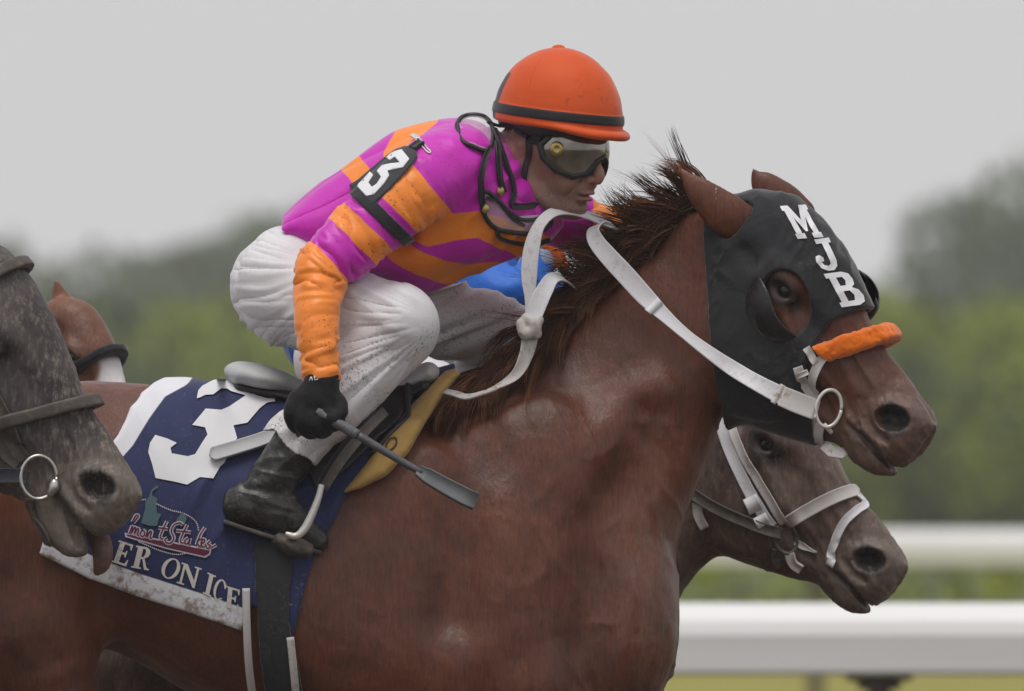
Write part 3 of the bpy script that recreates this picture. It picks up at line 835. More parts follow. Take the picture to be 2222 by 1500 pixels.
dmesh('bit_ring', tube(ring, 4.2), MAT_PALEMETAL, bridle)
dmesh('chin_strap', strap_on(HEADSKIN, [(1758, 905), (1758, 930), (1768, 950), (1786, 966)], 24, 5, lift=4), MAT_DIRTY_STRAP, bridle)
dmesh('chin_strap', strap_on(HEADSKIN, [(1781, 918), (1778, 940), (1786, 966), (1800, 985)], 21, 5, lift=8), MAT_WHITE_STRAP, bridle)
dmesh('strap_end', strap([(1784, 966, rd + 20), (1800, 980, rd + 14), (1822, 984, rd + 20), (1838, 978, rd + 30)], np.tile([0.1, -0.2, -1], (4, 1)), [22, 26, 24, 16], 4), MAT_DIRTY_STRAP, bridle)
dmesh('mouthpiece', tube([(1786, 922, rd), (1800, 938, rd + 20), (1806, 945, rd + 70)], 5), MAT_PALEMETAL, bridle)

# ------------------------------------------------------------------ reins
def ribbon(pts, n=7, normal=None):
    """pts: (x, y, d, width, nx, ny, nd)"""
    Q = catmull(pts, n)
    return strap(Q[:, :3], Q[:, 4:7], Q[:, 3], 4.2)
reins = empty('reins', tuple(tw([(1450, 900, -110)])[0]), 'white leather reins looping from the bit over the chestnut neck', 'reins')
near = [(1772, 890, rd - 4, 40, 0, -.3, -1), (1735, 878, rd - 10, 42, 0, -.3, -1), (1690, 858, rd - 14, 40, 0, -.3, -1), (1640, 832, rd - 8, 36, 0, -.3, -1), (1590, 802, -152, 34, 0, -.3, -1), (1540, 768, -146, 30, .1, -.5, -1),
        (1490, 730, -140, 27, .2, -.6, -.9), (1445, 690, -132, 30, .2, -.4, -1), (1400, 646, -124, 40, .1, -.1, -1), (1355, 596, -118, 42, 0, 0, -1), (1318, 556, -112, 40, 0, 0, -1), (1294, 526, -104, 36, -.1, 0, -1), (1286, 502, -92, 32, -.6, -.2, -.8), (1300, 488, -70, 34, -.5, -.85, -.1),
        (1320, 494, -36, 36, .3, -.9, .5), (1342, 520, 8, 34, .7, -.6, .4), (1370, 570, 36, 32, .7, -.6, .4), (1400, 640, 40, 30, .7, -.6, .4)]
dmesh('near_rein', ribbon(near), MAT_WHITE_STRAP, reins)
dmesh('rein_sleeve', ribbon([(1766, 890, rd - 8, 46, 0, -.3, -1), (1725, 874, rd - 15, 47, 0, -.3, -1), (1692, 860, rd - 18, 45, 0, -.3, -1)]), MAT_DIRTY_STRAP, reins)
dmesh('rein_keeper', ribbon([(1690, 859, rd - 16, 47, 0, -.3, -1), (1680, 853, rd - 17, 46, 0, -.3, -1)]), MAT_CREAM, reins)
dmesh('rein_keeper', ribbon([(1424, 672, -133, 38, .2, -.3, -1), (1412, 660, -131, 41, .2, -.3, -1)]), MAT_WHITE_STRAP, reins)
loop = [(1410, 660, 40, 28, .5, -.8, -.2), (1384, 580, 36, 30, .4, -.9, -.2), (1354, 520, 4, 32, .2, -.9, -.3), (1325, 490, -48, 32, 0, -.85, -.5), (1280, 470, -70, 30, 0, -.8, -.6), (1235, 460, -92, 26, 0, -.8, -.6), (1198, 464, -112, 28, -.3, -.6, -.8), (1168, 494, -128, 32, -.6, -.2, -.8), (1153, 545, -138, 36, -.3, 0, -1), (1148, 600, -142, 34, 0, 0, -1), (1150, 650, -142, 24, .3, 0, -1), (1152, 690, -142, 26, .2, 0, -1)]
dmesh('rein_loop', ribbon(loop), MAT_WHITE_STRAP, reins)
end = [(1152, 690, -140, 40, .2, 0, -1), (1150, 730, -146, 36, .2, 0, -1), (1140, 775, -158, 32, .5, 0, -.9), (1118, 815, -170, 22, .5, -.5, -.7), (1075, 843, -180, 14, .2, -.9, -.5), (1040, 856, -184, 14, 0, -.9, -.5), (1012, 862, -184, 16, -.2, -.7, -.6), (990, 856, -176, 16, -.2, -.6, -.6), (966, 850, -150, 14, -.2, -.6, -.5)]
dmesh('rein_end', ribbon(end), MAT_DIRTY_STRAP, reins)
far = [(1150, 712, -150, 34, -.2, -.1, -1), (1164, 670, -148, 38, -.1, 0, -1), (1182, 630, -138, 36, 0, 0, -1), (1200, 604, -116, 30, .3, -.7, -.6), (1226, 608, -60, 34, .5, -.8, -.2), (1258, 644, 14, 34, .6, -.7, 0), (1290, 710, 50, 32, .6, -.7, 0), (1310, 780, 50, 30, .6, -.7, 0)]
dmesh('far_rein', ribbon(far), MAT_WHITE_STRAP, reins)
knot = Body()
knot.add(chain([(1132, 704, -156, 13), (1140, 724, -160, 15), (1156, 716, -162, 13), (1168, 696, -156, 12)], 4), 0)
knot.add(chain([(1142, 692, -156, 12), (1158, 704, -164, 13), (1164, 726, -156, 12)], 4), 5)
build(knot, (1095, 1205, 660, 760, -200, -120), 3, 'rein_knot', MAT_DIRTY_STRAP, reins, 1)

# ------------------------------------------------------------------ saddle cloth
cloth_outline = [(500, 640), (420, 700), (382, 806), (335, 832), (296, 888), (262, 945), (196, 1020), (140, 1092), (112, 1150), (95, 1200), (200, 1254), (300, 1290), (420, 1328), (530, 1366),
                 (548, 1310), (590, 1330), (640, 1374), (652, 1320), (668, 1262), (692, 1188), (745, 1076), (800, 1000), (860, 925), (930, 850), (985, 806), (1010, 640)]
cp = poly_sd(cloth_outline)
CLOTH = shell(TRUNK, 11, 4.2, cp)
saddle_cloth = empty('saddle_cloth', tuple(tw([(450, 1366, 0)])[0]), 'navy saddle cloth with white 3 and ER ON ICE lettering under the jockey', 'saddle cloth')
bl = line_sd([(95, 1200), (200, 1254), (300, 1290), (420, 1328), (534, 1367)]); ll = line_sd([(420, 700), (382, 806), (335, 832), (296, 888), (262, 945), (196, 1020), (140, 1092), (95, 1200)])
def cloth_folds(x, y, d):
    a = ridge(vnoise((x - 0.55 * y) / 58, (y + 0.5 * x) / 210, 0 * d + 3.3, 31)) - 0.5
    w = sstep(600, 470, x) * sstep(800, 860, y) * sstep(1250, 1080, y)
    b = ridge(vnoise((x + 0.5 * y) / 40, (y - 0.4 * x) / 150, 0 * d + 1.7, 33)) - 0.5
    w2 = sstep(380, 470, x) * sstep(1010, 1060, y) * sstep(1200, 1120, y)
    return 15.0 * a * w + 18.0 * b * w2 + 5.0 * (vnoise(x / 70, y / 70, d / 200, 32) - 0.5) + 1.5
_m = M('navy_cloth', 0.72, 0.3, 0.25)
_n = _m.mix(_m.noise(12, 4), (0.0155, 0.022, 0.076), (0.025, 0.034, 0.108))
_sp = _m.math('MULTIPLY', _m.ramp(_m.noise(120, 2, 0.6), [(0.62, 0.0), (0.68, 1.0)]), _m.attr('spatter'))
_n = _m.mix(_sp, _n, (0.20, 0.15, 0.12))
_wh = _m.mix(_m.math('MULTIPLY', _m.ramp(_m.noise(34, 4, 0.7), [(0.48, 0.0), (0.62, 1.0)]), _m.attr('dirt')), (0.74, 0.74, 0.78), (0.33, 0.26, 0.21))
_m.col(_m.mix(_m.step(_m.attr('border'), 0.0, 1.5), _n, _wh)); _m.bump(_m.noise(900, 2), 0.3, 0.0006); MAT_NAVY = _m.m
def cloth_attr(V):
    x, y, d = V.T
    b = np.maximum(np.where((x < 536), 47 - bl(x, y), -20), 38 - ll(x, y))
    return dict(border=b, dirt=sstep(1000, 1200, y), spatter=sstep(1240, 1320, y) * sstep(540, 600, x) + 0.15)
build(CLOTH, (60, 1020, 760, 1390, -360, 360), 3.6, 'cloth', MAT_NAVY, saddle_cloth, 2, cloth_folds, cloth_attr)
CLOTHTOP = Body(); CLOTHTOP.ops = [('u', P(lambda x, y, d: TRUNK(x, y, d) - 17.5 - cloth_folds(x, y, d), None), 0)]
r1 = lambda pts: [(300 + a / 5.556, 800 + b / 5.556) for a, b in pts]
three = r1([(720, 365), (735, 270), (780, 215), (900, 150), (1010, 122), (1080, 145), (1200, 230), (1330, 290), (1450, 335), (1560, 365), (1650, 370), (1660, 400), (1560, 420), (1480, 480), (1330, 660), (1165, 690), (1210, 840), (1130, 1000), (1060, 1140), (1010, 1185), (930, 1325), (770, 1310), (620, 1400), (450, 1360), (240, 1320), (200, 1160), (150, 1010), (170, 900), (230, 805), (380, 850), (490, 900), (415, 960), (430, 1025), (620, 1060), (710, 1035), (790, 900), (855, 800), (825, 715), (670, 685), (830, 490), (1015, 505), (1110, 465), (1305, 330), (1130, 280), (1080, 248), (1010, 248), (915, 320), (820, 325), (750, 360)])
decal('number', [three], CLOTHTOP, MAT_PRINT, saddle_cloth, 1.4, 7)
r3 = lambda a, b: (240 + a / 4.6875, 1040 + b / 4.6875)
G_E = [(0, 0), (1, 0), (1, .26), (.92, .26), (.84, .09), (.46, .09), (.46, .45), (.64, .45), (.7, .34), (.77, .34), (.77, .64), (.7, .64), (.64, .54), (.46, .54), (.46, .91), (.84, .91), (.94, .7), (1, .7), (1, 1), (0, 1), (0, .93), (.13, .93), (.13, .07), (0, .07)]
G_R = ([(0, 0), (.6, 0), (.8, .08), (.88, .25), (.8, .42), (.62, .5), (.82, .86), (.92, .93), (1, .93), (1, 1), (.74, 1), (.5, .55), (.42, .55), (.42, .93), (.55, .93), (.55, 1), (0, 1), (0, .93), (.12, .93), (.12, .07), (0, .07)],
       [[(.42, .08), (.54, .08), (.6, .16), (.61, .3), (.54, .45), (.42, .46)]])
_el = lambda rx, ry, a0=0, a1=360, n=26: [(.5 + rx * math.cos(math.radians(a)), .5 + ry * math.sin(math.radians(a))) for a in np.linspace(a0, a1, n, endpoint=(a1 - a0) < 359)]
G_O = (_el(.5, .5), [_el(.29, .44)])
G_N = [(0, 0), (.3, 0), (.78, .66), (.78, .07), (.66, .07), (.66, 0), (1, 0), (1, .07), (.89, .07), (.89, 1), (.79, 1), (.23, .22), (.23, .93), (.36, .93), (.36, 1), (0, 1), (0, .93), (.12, .93), (.12, .07), (0, .07)]
G_I = [(0, 0), (1, 0), (1, .07), (.74, .07), (.74, .93), (1, .93), (1, 1), (0, 1), (0, .93), (.26, .93), (.26, .07), (0, .07)]
G_C = _el(.5, .5, 38, 322) + [(.92, .08), (.92, .36), (.84, .36)] + _el(.28, .43, 308, 52)
for g, (tl, tr, bl_) in ((G_E, ((118, 615), (262, 662), (45, 832))), (G_R, ((292, 668), (470, 700), (238, 888))), (G_O, ((600, 770), (770, 830), (515, 970))), (G_N, ((752, 838), (955, 900), (700, 1045))),
                         (G_I, ((1014, 938), (1098, 975), (965, 1150))), (G_C, ((1110, 985), (1225, 1040), (1050, 1190))), (G_E, ((1205, 1075), (1340, 1115), (1185, 1285)))):
    o, e1, e2 = np.array(r3(*tl)), np.array(r3(*tr)), np.array(r3(*bl_))
    decal('letter', [glyph(g, o, e1 - o, e2 - o)], CLOTHTOP, MAT_CREAM, saddle_cloth, 1.4, 8)
def stroke(pts, w, n=3):
    Q = catmull([r3(*p) for p in pts], n)[:, :2] if len(pts) > 2 else np.array([r3(*p) for p in pts])
    T = np.gradient(Q, axis=0); T /= np.linalg.norm(T, axis=1)[:, None] + 1e-9
    N = np.column_stack([-T[:, 1], T[:, 0]]) * w / 2
    return [[tuple(Q[i] + N[i]), tuple(Q[i + 1] + N[i + 1]), tuple(Q[i + 1] - N[i + 1]), tuple(Q[i] - N[i])] for i in range(len(Q) - 1)]
SCRIPT = [[(222, 545), (248, 478), (256, 492), (240, 548), (272, 490), (287, 497), (270, 554), (302, 502), (317, 508), (303, 562), (320, 566)],
          [(350, 515), (332, 550), (347, 578), (372, 566), (376, 532), (356, 513)], [(388, 580), (408, 522), (396, 584), (432, 528), (447, 534), (432, 592), (450, 596)],
          [(602, 424), (548, 540), (536, 590), (562, 604)], [(518, 490), (612, 502)], [(252, 432), (286, 366), (312, 376), (262, 440)],
          [(764, 462), (728, 440), (668, 466), (646, 528), (672, 588), (644, 642), (600, 640), (582, 610), (604, 592)],
          [(806, 458), (742, 600), (746, 640), (772, 642)], [(694, 520), (842, 536)], [(818, 592), (784, 618), (788, 652), (816, 642), (836, 598), (822, 654), (842, 664)],
          [(986, 488), (940, 560), (900, 664)], [(962, 598), (908, 626), (930, 678), (948, 672)], [(946, 654), (986, 628), (974, 604), (948, 640), (962, 684), (994, 674)],
          [(1042, 622), (1012, 648), (1042, 672), (1022, 698), (1000, 688)], [(1050, 690), (1100, 662)]]
_mm = cloth_mat('maroon_print', (0.11, 0.012, 0.04), 0.7, 900).m; _tm = cloth_mat('teal_print', (0.085, 0.15, 0.16), 0.8, 900).m; _pm = cloth_mat('pale_print', (0.55, 0.50, 0.56), 0.8, 900).m
decal('emblem_figure', [[r3(*p) for p in [(505, 62), (442, 108), (418, 178), (382, 228), (380, 300), (340, 440), (420, 470), (500, 470), (520, 400), (545, 352), (500, 340), (492, 262), (502, 192), (452, 170), (452, 122), (512, 82)]]], CLOTHTOP, _tm, saddle_cloth, 1.2, 8)
decal('emblem_figure', [[r3(*p) for p in [(760, 330), (700, 400), (690, 460), (780, 460), (800, 390)]]], CLOTHTOP, _tm, saddle_cloth, 1.2, 8)
decal('emblem_bar', [[r3(*p) for p in [(172, 540), (600, 618), (1052, 708), (1040, 760), (988, 792), (600, 704), (182, 584)]]], CLOTHTOP, _pm, saddle_cloth, 1.2, 8)
decal('emblem_bar', [[r3(*p) for p in [(190, 556), (600, 634), (1036, 722), (1026, 750), (984, 776), (600, 688), (200, 572)]]], CLOTHTOP, _mm, saddle_cloth, 1.9, 8)
dots = []
for arc in ([(268, 252), (320, 214), (382, 204)], [(500, 250), (580, 288), (660, 318), (750, 338), (850, 388), (905, 450), (922, 530)], [(320, 632), (400, 666), (480, 700), (560, 728), (650, 752), (730, 758), (800, 744)]):
    A_ = catmull(arc, 8); seg = np.r_[0, np.cumsum(np.linalg.norm(np.diff(A_, axis=0), axis=1))]
    for q in np.arange(0, seg[-1], 21):
        c = r3(np.interp(q, seg, A_[:, 0]), np.interp(q, seg, A_[:, 1]))
        dots.append([(c[0] + 1.7 * math.cos(z), c[1] + 1.7 * math.sin(z)) for z in np.arange(0, 6.2, 1.05)])
decal('emblem_chain', dots, CLOTHTOP, _pm, saddle_cloth, 1.2, 30)['kind'] = 'stuff'
decal('emblem_script', sum([stroke(p, 8.0) for p in SCRIPT], []), CLOTHTOP, _pm, saddle_cloth, 2.2, 30)
decal('emblem_script', sum([stroke(p, 3.0) for p in SCRIPT], []), CLOTHTOP, _mm, saddle_cloth, 3.0, 30)

# ------------------------------------------------------------------ pad, saddle, girth
pad_poly = poly_sd([(986, 800), (965, 806), (900, 872), (850, 934), (800, 1000), (768, 1042), (744, 1072), (790, 1058), (842, 1032), (888, 984), (928, 912), (960, 862), (1000, 812)])
def pad_extra(f, x, y, d, b):
    p = pad_poly(x, y)
    return np.sqrt(np.maximum(p + 18, 0) ** 2 + np.maximum(np.abs(b - 22), 0) ** 2) - 18
saddle_pad = empty('saddle_pad', tuple(tw([(860, 1070, -240)])[0]), 'tan foam pad with a dark ring mark along the front of the navy cloth', 'saddle pad')
PAD = shell(TRUNK, 22, 18, pad_poly, pad_extra)
_f = cloth_mat('tan_foam', (0.42, 0.265, 0.082), 0.9, 300, 0.25, (0.2, 0.13, 0.06)).m
build(PAD, (730, 1020, 780, 1090, -330, 0), 3.5, 'foam', _f, saddle_pad, 1, lambda x, y, d: 2.0 * (vnoise(x / 14, y / 14, d / 14, 40) - .5))
PADTOP = Body(); PADTOP.ops = [('u', P(lambda x, y, d: TRUNK(x, y, d) - 41, None), 0)]
_el2 = lambda c, rx, ry, a: [(c[0] + rx * math.cos(q) * math.cos(a) - ry * math.sin(q) * math.sin(a), c[1] + rx * math.cos(q) * math.sin(a) + ry * math.sin(q) * math.cos(a)) for q in np.linspace(0, 2 * math.pi, 24, endpoint=False)]
decal('ink_mark', [(_el2((851, 964), 11, 17, .6), [_el2((851, 964), 7.5, 13, .6)]), [(846, 980), (850, 982), (838, 990), (834, 987)]], PADTOP, cloth_mat('ink', (0.05, 0.03, 0.02)).m, saddle_pad, 1.5, 8)

saddle = empty('saddle', tuple(tw([(700, 1190, 0)])[0]), 'small black racing saddle with a worn grey seat under the jockey', 'saddle')
seat = Body()
seat.add(chain([(522, 816, 0, 28), (580, 826, 0, 26), (650, 846, 0, 22), (760, 862, 0, 22), (860, 842, 0, 24), (930, 812, 0, 26)], 4, sd=4.2), 0)
seat.add(ell((566, 822, 0), (80, 28, 155), 14), 20)
build(seat, (470, 980, 760, 900, -180, 180), 4.5, 'seat', MAT_GREY_LEATHER, saddle, 1, lambda x, y, d: 2.5 * (vnoise(x / 60, y / 12, d / 60, 41) - .5))
panel = Body(); panel.add(chain([(520, 842, 0, 20), (600, 856, 0, 22), (700, 880, 0, 22), (850, 872, 0, 22), (920, 840, 0, 22)], 4, sd=6.0), 0)
build(panel, (480, 960, 800, 920, -190, 190), 4.5, 'tree_panel', MAT_BLACK_LEATHER, saddle, 1)
flap_poly = poly_sd([(700, 850), (905, 795), (930, 800), (900, 860), (868, 910), (830, 946), (790, 985), (752, 1020), (715, 1052), (690, 1062), (660, 1000)])
build(shell(TRUNK, 26, 6, flap_poly), (650, 950, 790, 1080, -370, 370), 4, 'flap', MAT_BLACK_LEATHER, saddle, 2, lambda x, y, d: 5 * (vnoise(x / 40, y / 60, d / 90, 44) - .5))
build(shell(TRUNK, 37, 4, poly_sd([(880, 830), (892, 832), (893, 905), (850, 945), (812, 985), (806, 980), (846, 936), (882, 898)])), (780, 910, 815, 1000, -370, -100), 3.2, 'flap_piping', MAT_BLACK_LEATHER, saddle, 1)
girth = empty('girth', tuple(tw([(600, 1560, 0)])[0]), 'black elastic girth edged with two white strips below the saddle cloth', 'girth')
gp = poly_sd([(552, 1160), (560, 1290), (566, 1400), (584, 1560), (600, 1720), (690, 1720), (672, 1560), (652, 1440), (636, 1372), (632, 1300), (648, 1160)])
build(shell(TRUNK, 23, 4, gp), (530, 710, 1170, 1700, -390, 390), 5, 'elastic_band', MAT_HOOD, girth, 2)
for pts in ([(542, 1276), (545, 1340), (552, 1420), (566, 1510), (580, 1620)], [(636, 1376), (644, 1430), (655, 1500), (672, 1620)]):
    dmesh('edge_strip', strap_on(TRUNK, pts, 16, 8, lift=27), MAT_DIRTY_STRAP, girth)
dmesh('billet_strap', strap_on(TRUNK, [(600, 962), (560, 976), (510, 990), (468, 1001), (458, 1003)], [34] * 25 + [30, 26, 22, 16, 12, 8, 4, 2][:8], 8, lift=34), MAT_GREY_LEATHER, saddle)
# ------------------------------------------------------------------ the jockey
jockey = empty('person', tuple(tw([(640, 1195, -60)])[0]), 'jockey in pink and orange silks crouching on the chestnut horse, orange cap, whip hand down', 'person')
ARM_AX = [(955, 375, -165), (860, 445, -240), (760, 535, -295), (700, 592, -325), (688, 690, -385), (698, 780, -415), (702, 834, -425)]
NEAR_ARM = chain([(955, 378, -160, 80), (905, 412, -208, 78), (860, 447, -240, 74), (760, 535, -295, 66), (704, 594, -325, 55), (692, 690, -385, 44), (699, 780, -415, 38), (704, 830, -425, 34)], 4, sd=0.9)
FAR_ARM = chain([(1090, 400, 120, 80), (1180, 450, 170, 66), (1290, 492, 190, 54), (1390, 502, 170, 48)], 4)
FAR_FORE = chain([(1390, 502, 170, 48), (1370, 590, 150, 42), (1330, 660, 140, 34)], 4)
torso_top = [(585, 520), (612, 480), (650, 438), (700, 398), (770, 345), (860, 288), (930, 268), (1000, 262), (1060, 275), (1115, 310), (1160, 360)]
torso_bot = [(640, 525), (672, 560), (740, 590), (820, 612), (868, 632), (911, 646), (950, 630), (990, 608), (1077, 574), (1150, 545), (1205, 515), (1240, 470)]
TORSO = sloft((640, 520), math.atan2(-140, 480), torso_top, torso_bot, [(-30, 110), (30, 150), (120, 168), (240, 182), (340, 186), (420, 172), (480, 140), (530, 90), (570, 40)], q=2.2, taper=((-30, 0.0), (200, 0.0), (570, 0.0)))
JERSEY = Body()
JERSEY.add(TORSO, 0)
JERSEY.add(ell((990, 372, -120), (90, 84, 90)), 60); JERSEY.add(ell((1090, 395, 110), (90, 84, 90)), 60)
JERSEY.add(FAR_ARM, 40); JERSEY.add(FAR_FORE, 16)
JERSEY.add(chain([(1050, 318, -50, 26), (1084, 390, -78, 28), (1136, 440, -58, 26), (1170, 460, 0, 26)], 4), 30)   # collar
TORSO_ALL = Body(); TORSO_ALL.ops = list(JERSEY.ops)
JERSEY.add(NEAR_ARM, 26)
JERSEY.cut(chain([(915, 470, -150, 10), (890, 520, -160, 12), (840, 560, -170, 12)], 3), 30)
def arm_u(x, y):
    A = np.array(ARM_AX)[:, :2]; L = np.r_[0, np.cumsum(np.linalg.norm(np.diff(A, axis=0), axis=1))]
    best = np.full(np.shape(x), 1e9); u = np.zeros(np.shape(x))
    for i in range(len(A) - 1):
        b = A[i + 1] - A[i]; l2 = b @ b
        t = ((x - A[i][0]) * b[0] + (y - A[i][1]) * b[1]) / l2
        tc = np.clip(t, -0.6 if i == 0 else 0, 1)
        q = (x - A[i][0] - tc * b[0]) ** 2 + (y - A[i][1] - tc * b[1]) ** 2
        m = q < best; best = np.where(m, q, best); u = np.where(m, L[i] + tc * math.sqrt(l2), u)
    return u
def jersey_folds(x, y, d):
    a = NEAR_ARM.fn(x, y, d); on = sstep(24, -4, a)
    u = arm_u(x, y)
    el = np.exp(-((u - 325) / 60) ** 2) + 0.9 * np.exp(-((u - 530) / 60) ** 2) + 0.7 * np.exp(-((u - 215) / 34) ** 2) + 0.5 * np.exp(-((u - 80) / 60) ** 2)
    w = ridge(vnoise(u / 15 + (x - y) / 90, x / 60, d / 34, 51)) - 0.45
    arm = (11 * el + 2.0) * w - 9 * el * ridge(vnoise(u / 26 + (x - y) / 120, x / 90, d / 50, 56)) ** 6 + 3.5 * (vnoise(x / 28, y / 44, d / 40, 55) - 0.5)
    t = (ridge(vnoise((x * 0.35 + y) / 56, (x - y * 0.4) / 190, d / 110, 52)) - 0.5) * 7 + 5 * (vnoise(x / 70, y / 70, d / 80, 53) - 0.5)
    near = sstep(880, 960, x) * sstep(300, 380, y)
    t = t - 7 * ridge(vnoise((x * .5 + y) / 70, (x - y * .5) / 260, d / 140, 58)) ** 7
    t = t + near * 9 * (ridge(vnoise((x + y * 0.9) / 42, (x - y) / 200, d / 120, 54)) - 0.5)
    hem = sstep(30, 0, (x - 615) * 0.72 + (y - 500) * 0.70) * 2
    return on * arm + (1 - on) * (t + hem)
lineA = line_sd([(758, 352), (790, 392), (822, 470), (862, 545), (910, 572), (965, 590), (1020, 596), (1075, 590)])
lineB = line_sd([(925, 258), (890, 292), (862, 340), (872, 430), (892, 492), (930, 505), (985, 492), (1040, 486), (1090, 508), (1150, 534), (1200, 545)])
def jersey_attr(V):
    x, y, d = V.T
    ta = TORSO_ALL(x, y, d); na = NEAR_ARM.fn(x, y, d); fa = np.minimum(FAR_ARM.fn(x, y, d), FAR_FORE.fn(x, y, d)); to = TORSO.fn(x, y, d)
    u = arm_u(x, y) + 0.10 * (y - 480) * (arm_u(x, y) < 250)
    arm = np.maximum.reduce([np.minimum(u - 30, 128 - u), np.minimum(u - 196, 247 - u), u - 306])
    tor = np.maximum(24 - lineA(x, y), np.where(y > 470, 30, 27) - lineB(x, y))
    wob = 3 * (vnoise(x / 30, y / 30, d / 30, 57) - 0.5)
    far = np.minimum(x - 1286, 1450 - x)
    s = np.where(na < ta + 2, arm, np.where(fa < to - 10, np.where(FAR_FORE.fn(x, y, d) < FAR_ARM.fn(x, y, d), 20, far), tor))
    return dict(stripe=s + wob, mud=np.where(na < ta, 1.0, 0.25) + 0.0 * x)
_m = M('racing_silks', 0.4, 0.45, 0.3)
pink = _m.mix(_m.noise(9, 3), (0.52, 0.012, 0.40), (0.64, 0.018, 0.50)); orange = _m.mix(_m.noise(9, 3), (0.86, 0.22, 0.018), (0.95, 0.29, 0.035))
_c = _m.mix(_m.step(_m.attr('stripe'), 0.0, 1.2), pink, orange)
_sp = _m.math('MULTIPLY', _m.ramp(_m.voro(95, _m.co((1, 1, 1))), [(0.13, 1.0), (0.2, 0.0)]), _m.ramp(_m.noise(11, 3), [(0.5, 0.0), (0.6, 1.0)]))
_sp2 = _m.math('MULTIPLY', _m.ramp(_m.noise(150, 3, 0.7), [(0.60, 0.0), (0.68, 1.0)]), _m.ramp(_m.noise(14, 2), [(0.5, 0.0), (0.62, 1.0)]))
_c = _m.mix(_m.math('MULTIPLY', _m.math('MAXIMUM', _sp, _sp2), _m.math('MULTIPLY', _m.attr('mud'), 0.8)), _c, (0.10, 0.035, 0.02))
_m.col(_c); _m.bump(_m.noise(1100, 2), 0.2, 0.0005); _m.bump(_m.noise(34, 3, 0.5, dist=1.2), 0.16, 0.008)
MAT_SILK = _m.m
hem_cut = poly_sd([(520, 420), (617, 470), (616, 500), (672, 558), (740, 596), (800, 600), (850, 640), (911, 700), (600, 760), (480, 600)])
JC = Body(); JC.ops = list(JERSEY.ops)
JC.ops.append(('s', P(lambda x, y, d: hem_cut(x, y), None), 6))
JC.ops.append(('s', P(lambda x, y, d: (836 - y) * 1.0 + (x - 700) * 0.22, (560, 860, 836, 960, -420, -180)), 3))
V, Q = JERSEY.mesh((560, 1460, 220, 860, -500, 290), 3.6)
def clip_mesh(V, Q, keep):
    k = keep(V[Q].mean(1)); Q = Q[k]; used = np.unique(Q); m = np.full(len(V), -1); m[used] = np.arange(len(used)); return V[used], m[Q]
hem_line = lambda c: ~((hem_cut(c[:, 0], c[:, 1]) < 0))
V = relax(V, Q, 2, 0.45)
V = V + vnormals(V, Q) * jersey_folds(V[:, 0], V[:, 1], V[:, 2])[:, None]
inarm = lambda c: NEAR_ARM.fn(c[:, 0], c[:, 1], c[:, 2]) < 12
V, Q = clip_mesh(V, Q, lambda c: ((hem_line(c)) | inarm(c)) & (c[:, 1] < 833 - (c[:, 0] - 700) * 0.18))
silks = mkobj('silks', tw(V), Q, MAT_SILK, jockey, attrs=jersey_attr(V))
sd_ = silks.modifiers.new('hem', 'SOLIDIFY'); sd_.thickness = 0.004; sd_.offset = -1

# ------------------------------------------------------------------ number patch on the sleeve
MAT_PATCH = cloth_mat('charcoal_patch', (0.045, 0.047, 0.052), 0.75, 700, 0.2, (0.10, 0.09, 0.085)).m
armband = empty('armband', tuple(tw([(830, 500, -330)])[0]), 'charcoal sleeve patch with a white 3 and safety pin on the jockey arm', 'armband')
patch_poly = poly_sd([(757, 404), (776, 393), (833, 344), (858, 326), (878, 319), (893, 322), (905, 332), (908, 345), (901, 356), (873, 389), (849, 415), (815, 447), (805, 454)])
PATCH = shell(JERSEY, 9, 4, patch_poly, lambda f, x, y, d, b: smax(f, d + 130, 2))
build(PATCH, (740, 925, 305, 470, -370, -110), 2.8, 'patch', MAT_PATCH, armband, 2)
PATCHTOP = Body(); PATCHTOP.ops = [('u', P(lambda x, y, d: JERSEY(x, y, d) - 14, None), 0)]
r2 = lambda pts: [(740 + a / 7.5, 280 + b / 7.5) for a, b in pts]
arm3 = r2([(745, 485), (800, 540), (885, 487), (972, 585), (820, 600), (680, 630), (600, 720), (668, 820), (600, 930), (522, 985), (462, 905), (540, 780), (482, 715), (330, 880), (285, 970), (430, 1130), (550, 1105), (720, 920), (800, 790), (770, 715), (1020, 662), (1122, 525), (1000, 368), (830, 410)])
n3 = decal('number', [arm3], PATCHTOP, MAT_PRINT, armband, 1.5, 6)
_so = n3.modifiers.new('thick', 'SOLIDIFY'); _so.thickness = 0.0025; _so.offset = 1
def band_extra(f, x, y, d, b):
    u = arm_u(x, y) + 0.10 * (y - 480)
    f = np.maximum(np.abs(u - 158) - 15, np.abs(NEAR_ARM.fn(x, y, d) - 9) - 4)
    return np.maximum(f, d - (-190) - 0.5 * (x - 830))
build(shell(JERSEY, 9, 4, None, band_extra), (740, 920, 380, 580, -370, -110), 3, 'elastic_strap', MAT_HOOD, armband, 2)
dmesh('pin_tab', strap_on(JERSEY, [(898, 336), (908, 328), (918, 322)], 20, 8, lift=12), MAT_HOOD, armband)
pp = catmull([(901, 304), (905, 310), (914, 322), (924, 336), (932, 342), (934, 338), (928, 332), (918, 316), (910, 304), (902, 302)], 5)
pq = onto(JERSEY, np.column_stack([pp, hit(JERSEY, pp[:, 0], pp[:, 1])]), 8)
dmesh('safety_pin', tube(pq, 1.8, 6), MAT_PALEMETAL, armband)
dmesh('pin_clasp', strap_on(JERSEY, [(899, 303), (906, 306), (912, 311)], 11, 5, lift=9), MAT_PALEMETAL, armband)

